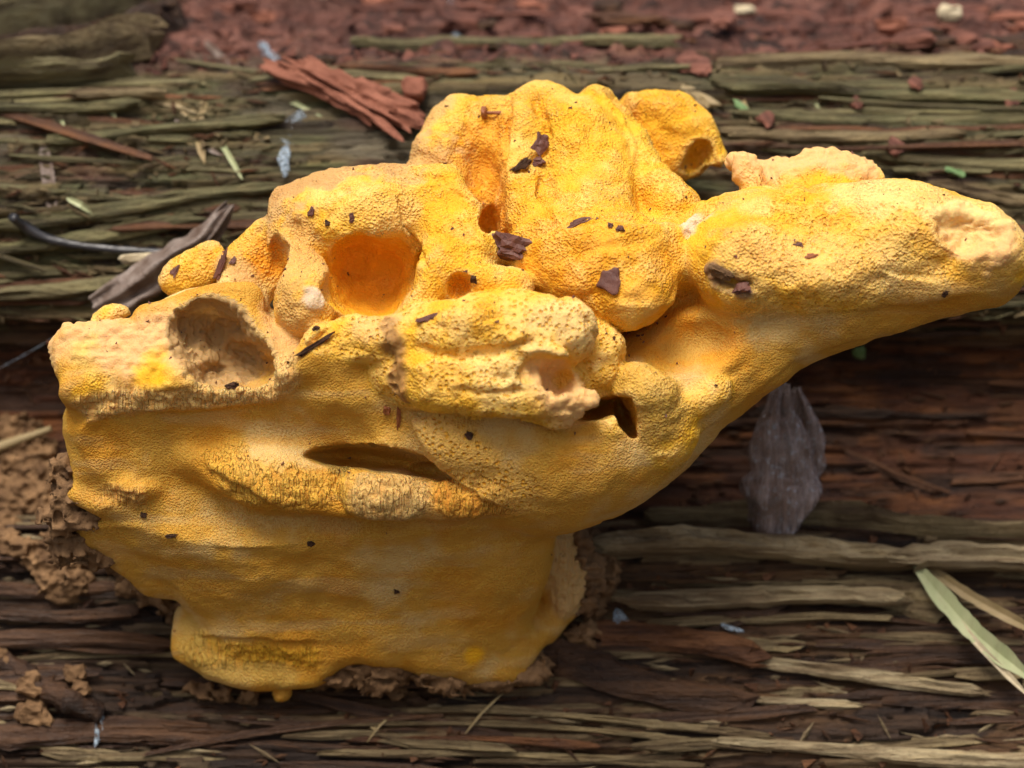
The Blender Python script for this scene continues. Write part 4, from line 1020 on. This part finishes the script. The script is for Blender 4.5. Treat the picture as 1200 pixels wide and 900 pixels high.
ribbon('dry_grass', [(1082,660,LW(1082,660,24)),(1130,694,LW(1130,694,34)),(1180,722,LW(1180,722,36)),(1225,745,LW(1200,745,34))], 14, M_STRAW, 'brown dry blade above the broad green one', 'grass blade', seed=3)
for k, (pts, wd, m_) in enumerate([([(178,118),(210,122),(232,132)],9,M_STRAW),([(205,140),(228,158),(248,176),(262,182)],8,M_LEAF),([(212,130),(232,140),(238,118),(214,98)],8,M_STRAW),([(240,130),(268,150),(296,170)],5,M_STRAW),
    ([(246,148),(262,172),(284,210)],7,M_BLADE),([(150,150),(190,158),(228,170)],4,M_STRAW),([(48,105),(62,124),(76,148)],7,M_BLADE),([(110,100),(120,116),(136,138)],10,M_BLADE),([(50,170),(56,205),(62,250)],17,M_LEAF),
    ([(22,30),(30,48),(37,74)],4,M_STRAW),([(255,85),(300,100),(340,118),(380,138)],6,M_BLADE),([(78,232),(95,240),(108,250)],8,M_BLADE),([(236,45),(262,70),(270,95)],9,M_LEAF),([(228,150),(234,170),(240,192)],9,M_STRAW),
    ([(862,100),(872,120),(880,140)],5,M_STRAW),([(940,92),(950,112),(962,130)],5,M_BLADE),([(962,66),(975,84),(986,108)],9,M_STRAW),([(545,860),(565,835),(590,812)],3,M_STRAW),([(418,826),(430,838),(440,856)],9,M_STRAW),([(430,870),(445,850),(470,830)],3,M_STRAW)]):
    lab = {M_STRAW: 'dry straw-coloured shred caught on the splintered log', M_BLADE: 'dull green shred of grass caught on the splintered log', M_LEAF: 'grey papery shred caught on the splintered log'}[m_]
    ribbon('grass_shred', [(u, v, LW(u, v, 9+4*(j % 2))) for j, (u, v) in enumerate(pts)], wd, m_, lab, 'grass shred', {M_STRAW:'straw shreds on the log', M_BLADE:'green shreds on the log', M_LEAF:'grey shreds on the log'}[m_], seed=20+k)
# sheets: dead leaves and the silk
def sheet(name, outline, mat, label, cat, depth, seed, fold=10, thick=1.2, n=16, group=None):
    """crumpled leaf: spine [(u,v,w,halfwidth)], ridged across"""
    c = catmull([tuple(P(u,v,w))+(h,) for u,v,w,h in outline], 6); c.append(tuple(P(*outline[-1][:3]))+(outline[-1][3],)); N = len(c); vs = []; fs = []
    for i, q in enumerate(c):
        d = np.array(c[min(i+1,N-1)][:3]) - np.array(c[max(i-1,0)][:3]); d /= np.linalg.norm(d)+1e-9
        s1 = np.cross(d, [0,0,1.]); s1 /= np.linalg.norm(s1)+1e-9; nn = np.cross(s1, d); nn = nn if nn[2] > 0 else -nn
        for side in (0, 1):
            for j in range(n):
                a = j/(n-1)*2-1; jag = 1 + .16*float(vn(np.array([i*.35+seed]), np.array([np.sign(a)*3.]), None, seed)[0])
                z = fold*float(vn(np.array([a*2.2+seed]), np.array([i*.06]), None, seed+1)[0]) + depth*(1-a*a) + .4*fold*float(vn(np.array([a*5.]), np.array([i*.2]), None, seed+2)[0])
                vs.append(np.array(q[:3]) + s1*a*q[3]*jag + nn*(z - side*thick))
    m = 2*n
    for i in range(N-1):
        for j in range(n-1):
            a = i*m+j; fs.append((a,a+1,a+1+m,a+m)); b = a+n; fs.append((b,b+m,b+1+m,b+1))
        fs.append((i*m, i*m+m, i*m+m+n, i*m+n)); fs.append((i*m+n-1, i*m+2*n-1, i*m+m+2*n-1, i*m+m+n-1))
    for i in (0, N-1):
        for j in range(n-1): fs.append((i*m+j, i*m+j+n, i*m+j+1+n, i*m+j+1))
    org = to_world(np.array(c[0][:3])); me = bpy.data.meshes.new(name); me.from_pydata([tuple(x) for x in to_world(np.array(vs))-org], [], fs); me.update()
    me.polygons.foreach_set('use_smooth', [True]*len(me.polygons)); me.materials.append(mat)
    o = bpy.data.objects.new(name, me); o.location = org; COL.objects.link(o); return tag(o, label, cat, group)
sheet('dead_leaf', [(268,246,LW(268,246,30),7),(240,280,LW(240,280,40),16),(195,310,LW(195,310,46),22),(150,340,LW(150,340,44),24),(112,358,LW(112,358,40),12)], M_LEAF, 'curled grey-brown dead leaf behind the left flaps of the fungus', 'leaf', 14, 3, fold=16)
sheet('dead_leaf', [(918,448,-150,8),(912,480,-158,18),(916,530,-166,40),(912,585,-172,44),(900,636,LW(900,632,16),22)], M_SKIN, 'crumpled purplish translucent leaf hanging under the side arm', 'leaf', 16, 8, fold=15)
sheet('dead_leaf', [(930,455,-175,8),(940,490,-178,18),(945,540,-182,24),(940,580,-186,8)], M_SKIN, 'small folded leaf scrap behind the hanging purplish leaf', 'leaf', 4, 5, fold=14)
silks = [([(299,40),(312,58),(334,86)],5,'thin bluish silk strand on the mossy log by the red bark'),([(352,128),(345,150),(336,172)],13,'glistening bluish silk patch above the dusty arch'),([(336,168),(334,190),(333,212)],6,'tapering silk thread hanging over the arch'),([(528,0),(534,30),(530,58)],7,'upright silk strand at the foot of the red debris'),
         ([(548,14),(536,40),(520,66),(474,98)],7,'long slanting silk strand across the green slats'),([(548,70),(556,90),(566,100)],6,'short silk tuft just above the top lobe'),([(896,610),(906,626),(922,634)],9,'bright blue silk tuft under the hanging leaf'),
         ([(722,712),(728,730),(724,754)],6,'tiny glistening silk drop beside the crusted base'),([(846,730),(862,738),(876,742)],7,'glistening silk scrap on the lumpy brown ledge'),([(115,832),(116,850),(110,880)],5,'faint silk strand below the stubby twig')]
def silk(pts, hw, lab, seed, cat='spider silk'):
    """a few fine threads that part and meet again, with a torn scrap of web between them"""
    r = random.Random(seed); path = catmull([tuple(P(u, v, LW(u, v, 12))) for u, v in pts], 5); N = len(path); A_ = np.array(path)
    vs = [A_[0], A_[-1]]; fs = []
    for t_ in range(7):
        ph, am = r.uniform(0, 6.3), r.uniform(.2, 1)*hw; rows = []
        for i in range(1, N-1):
            e = math.sin(math.pi*i/(N-1)); off = np.array([math.sin(ph+i*.35)*am*e, math.cos(ph*2+i*.3)*am*.3*e, math.cos(ph+i*.4)*am*.6*e])
            c = A_[i] + off; k = len(vs); rad = r.uniform(.7,1.3) + (2.2 if r.random() < .08 else 0)
            vs += [c+np.array([rad,0,0]), c+np.array([-rad*.5,0,rad*.8]), c+np.array([-rad*.5,0,-rad*.8])]; rows.append(k)
        for a, b in zip(rows[:-1], rows[1:]):
            for j in range(3): fs.append((a+j, a+(j+1)%3, b+(j+1)%3, b+j))
        for j in range(3):
            fs.append((0, rows[0]+(j+1)%3, rows[0]+j)); fs.append((1, rows[-1]+j, rows[-1]+(j+1)%3))
        if t_ in (1, 2, 4, 5):        # web skin between this thread and the one before
            for (a, b), (c, d) in zip(zip(prev[:-1], prev[1:]), zip(rows[:-1], rows[1:])):
                if r.random() < .75: fs.append((a, b, d, c))
        prev = rows
    org = to_world(A_[0]); me = bpy.data.meshes.new('spider_silk'); me.from_pydata([tuple(x) for x in to_world(np.array(vs))-org], [], fs); me.update(); me.materials.append(M_SILK)
    o = bpy.data.objects.new('spider_silk', me); o.location = org; COL.objects.link(o); tag(o, lab, cat)
for k, (pts, hw, lab) in enumerate(silks): silk(pts, hw*1.7, lab, 30+k)
tube('silk_thread', [(-10,436,LW(0,430,20),.7),(30,415,LW(30,415,24),.7),(62,396,LW(62,396,20),.7)], M_SILK, 'single taut silk thread at the dark hollow of the log', 'spider silk')
# loose pieces on the log
chip('bark_piece', 410,135, (84,24,13), 34, M_REDB, 40, 'big ragged red bark piece leaning on the log behind the arch', 'bark piece', on='log', lift=22, rough=.55, ribs=13, sub=5)
chip('round_gall', 487,132, (16,16,15), 0, M_REDB, 41, 'round brown gall left of the top lobe', 'gall', on='log', lift=16, rough=.15, sub=3)
chip('pale_chip', 386,8, (13,20,5), 0, M_STONE, 42, 'upright pale wood chip among the red debris', 'wood chip', on='log', lift=12, rough=.2)
chip('pale_chip', 92,13, (9,6,4), 0, M_STONE, 43, 'small pale chip on the green slab', 'wood chip', on='log', lift=32)
chip('pale_stone', 1110,48, (15,11,9), 0, M_STONE, 44, 'cream rounded bit among dark red debris', 'pebble', on='log', lift=16)
chip('pale_stone', 872,28, (13,8,6), 0, M_STONE, 45, 'grey-white bit near the pointed red splinter', 'pebble', on='log', lift=12)
chip('leaf_bit', 866,138, (11,5,2), 40, M_GLEAF, 46, 'little green leaf bit behind the top lobe', 'leaf bit', on='log', lift=12)
chip('leaf_bit', 1115,212, (10,4,2), 20, M_GLEAF, 47, 'little green leaf bit above the tip of the arm', 'leaf bit', on='log', lift=12)
chip('leaf_bit', 1006,411, (7,9,2), 10, M_GLEAF, 48, 'little green-white leaf bit below the arm', 'leaf bit', on='log', lift=14)
chip('orange_bit', 66,396, (8,7,4), 0, M_RUST, 49, 'small orange-brown bit held by the silk thread', 'bark bit', on='log', lift=20)
chip('grey_grub', 166,306, (20,6,6), -4, M_STONE, 50, 'pale wrinkled grub-like bit above the curled leaf', 'grub', on='log', lift=30, ribs=0)
chip('wood_plank', 740,40, (46,15,7), 24, M_BRN, 51, 'weathered brown plank splinter tilted over the red debris', 'splinter', on='log', lift=16, ribs=5, sub=3)
chip('red_curl', 845,60, (14,24,6), 25, M_RED, 52, 'curled dark red bark strip at the edge of the mossy face', 'bark strip', on='log', lift=16, sub=3)
chip('red_leaf', 810,100, (20,20,4), 0, M_RED, 53, 'dull red rounded flake just behind the top lobe', 'bark flake', on='log', lift=14, sub=3)
chip('pale_root', 815,130, (22,8,7), 40, M_STRAW, 54, 'pale root stub behind the right shoulder of the top lobe', 'root', on='log', lift=14, sub=3)
for k, (u, v, sz) in enumerate([(1045,188,12),(1182,128,13),(1070,118,10),(895,160,11),(1000,135,8)]):
    chip('red_flake', u, v, (sz,sz*.8,4), rr(0,90), M_RED, 60+k, 'small dull red flake stuck on the green log face', 'bark flake', on='log', lift=10, group='red flakes on the green face')
rnd = random.Random(11)
CH = [(M_RED,'crumbled wine-red wood chunk lying loose on the crown of the log','wine-red chunks on the crown'),(M_REDB,'crumbled orange-red bark chunk lying loose on the crown of the log','orange-red chunks on the crown'),(M_DARK,'crumbled dark brown bark chunk lying loose on the crown of the log','dark chunks on the crown')]
for k in range(70):
    u, v = (rr(0, 1200), rr(-8, 80)) if k < 40 else (rr(1040, 1215), rr(10, 88))
    if u < 215: continue
    sz = rr(7, 20); chip('bark_chunk', u, v, (sz*rr(1,1.9), sz*rr(.6,.9), sz*.6), rr(-40,40), (mm := rnd.choice(CH))[0], 100+k, mm[1], 'bark chunk', on='log', lift=rr(4,14), rough=.45, group=mm[2])
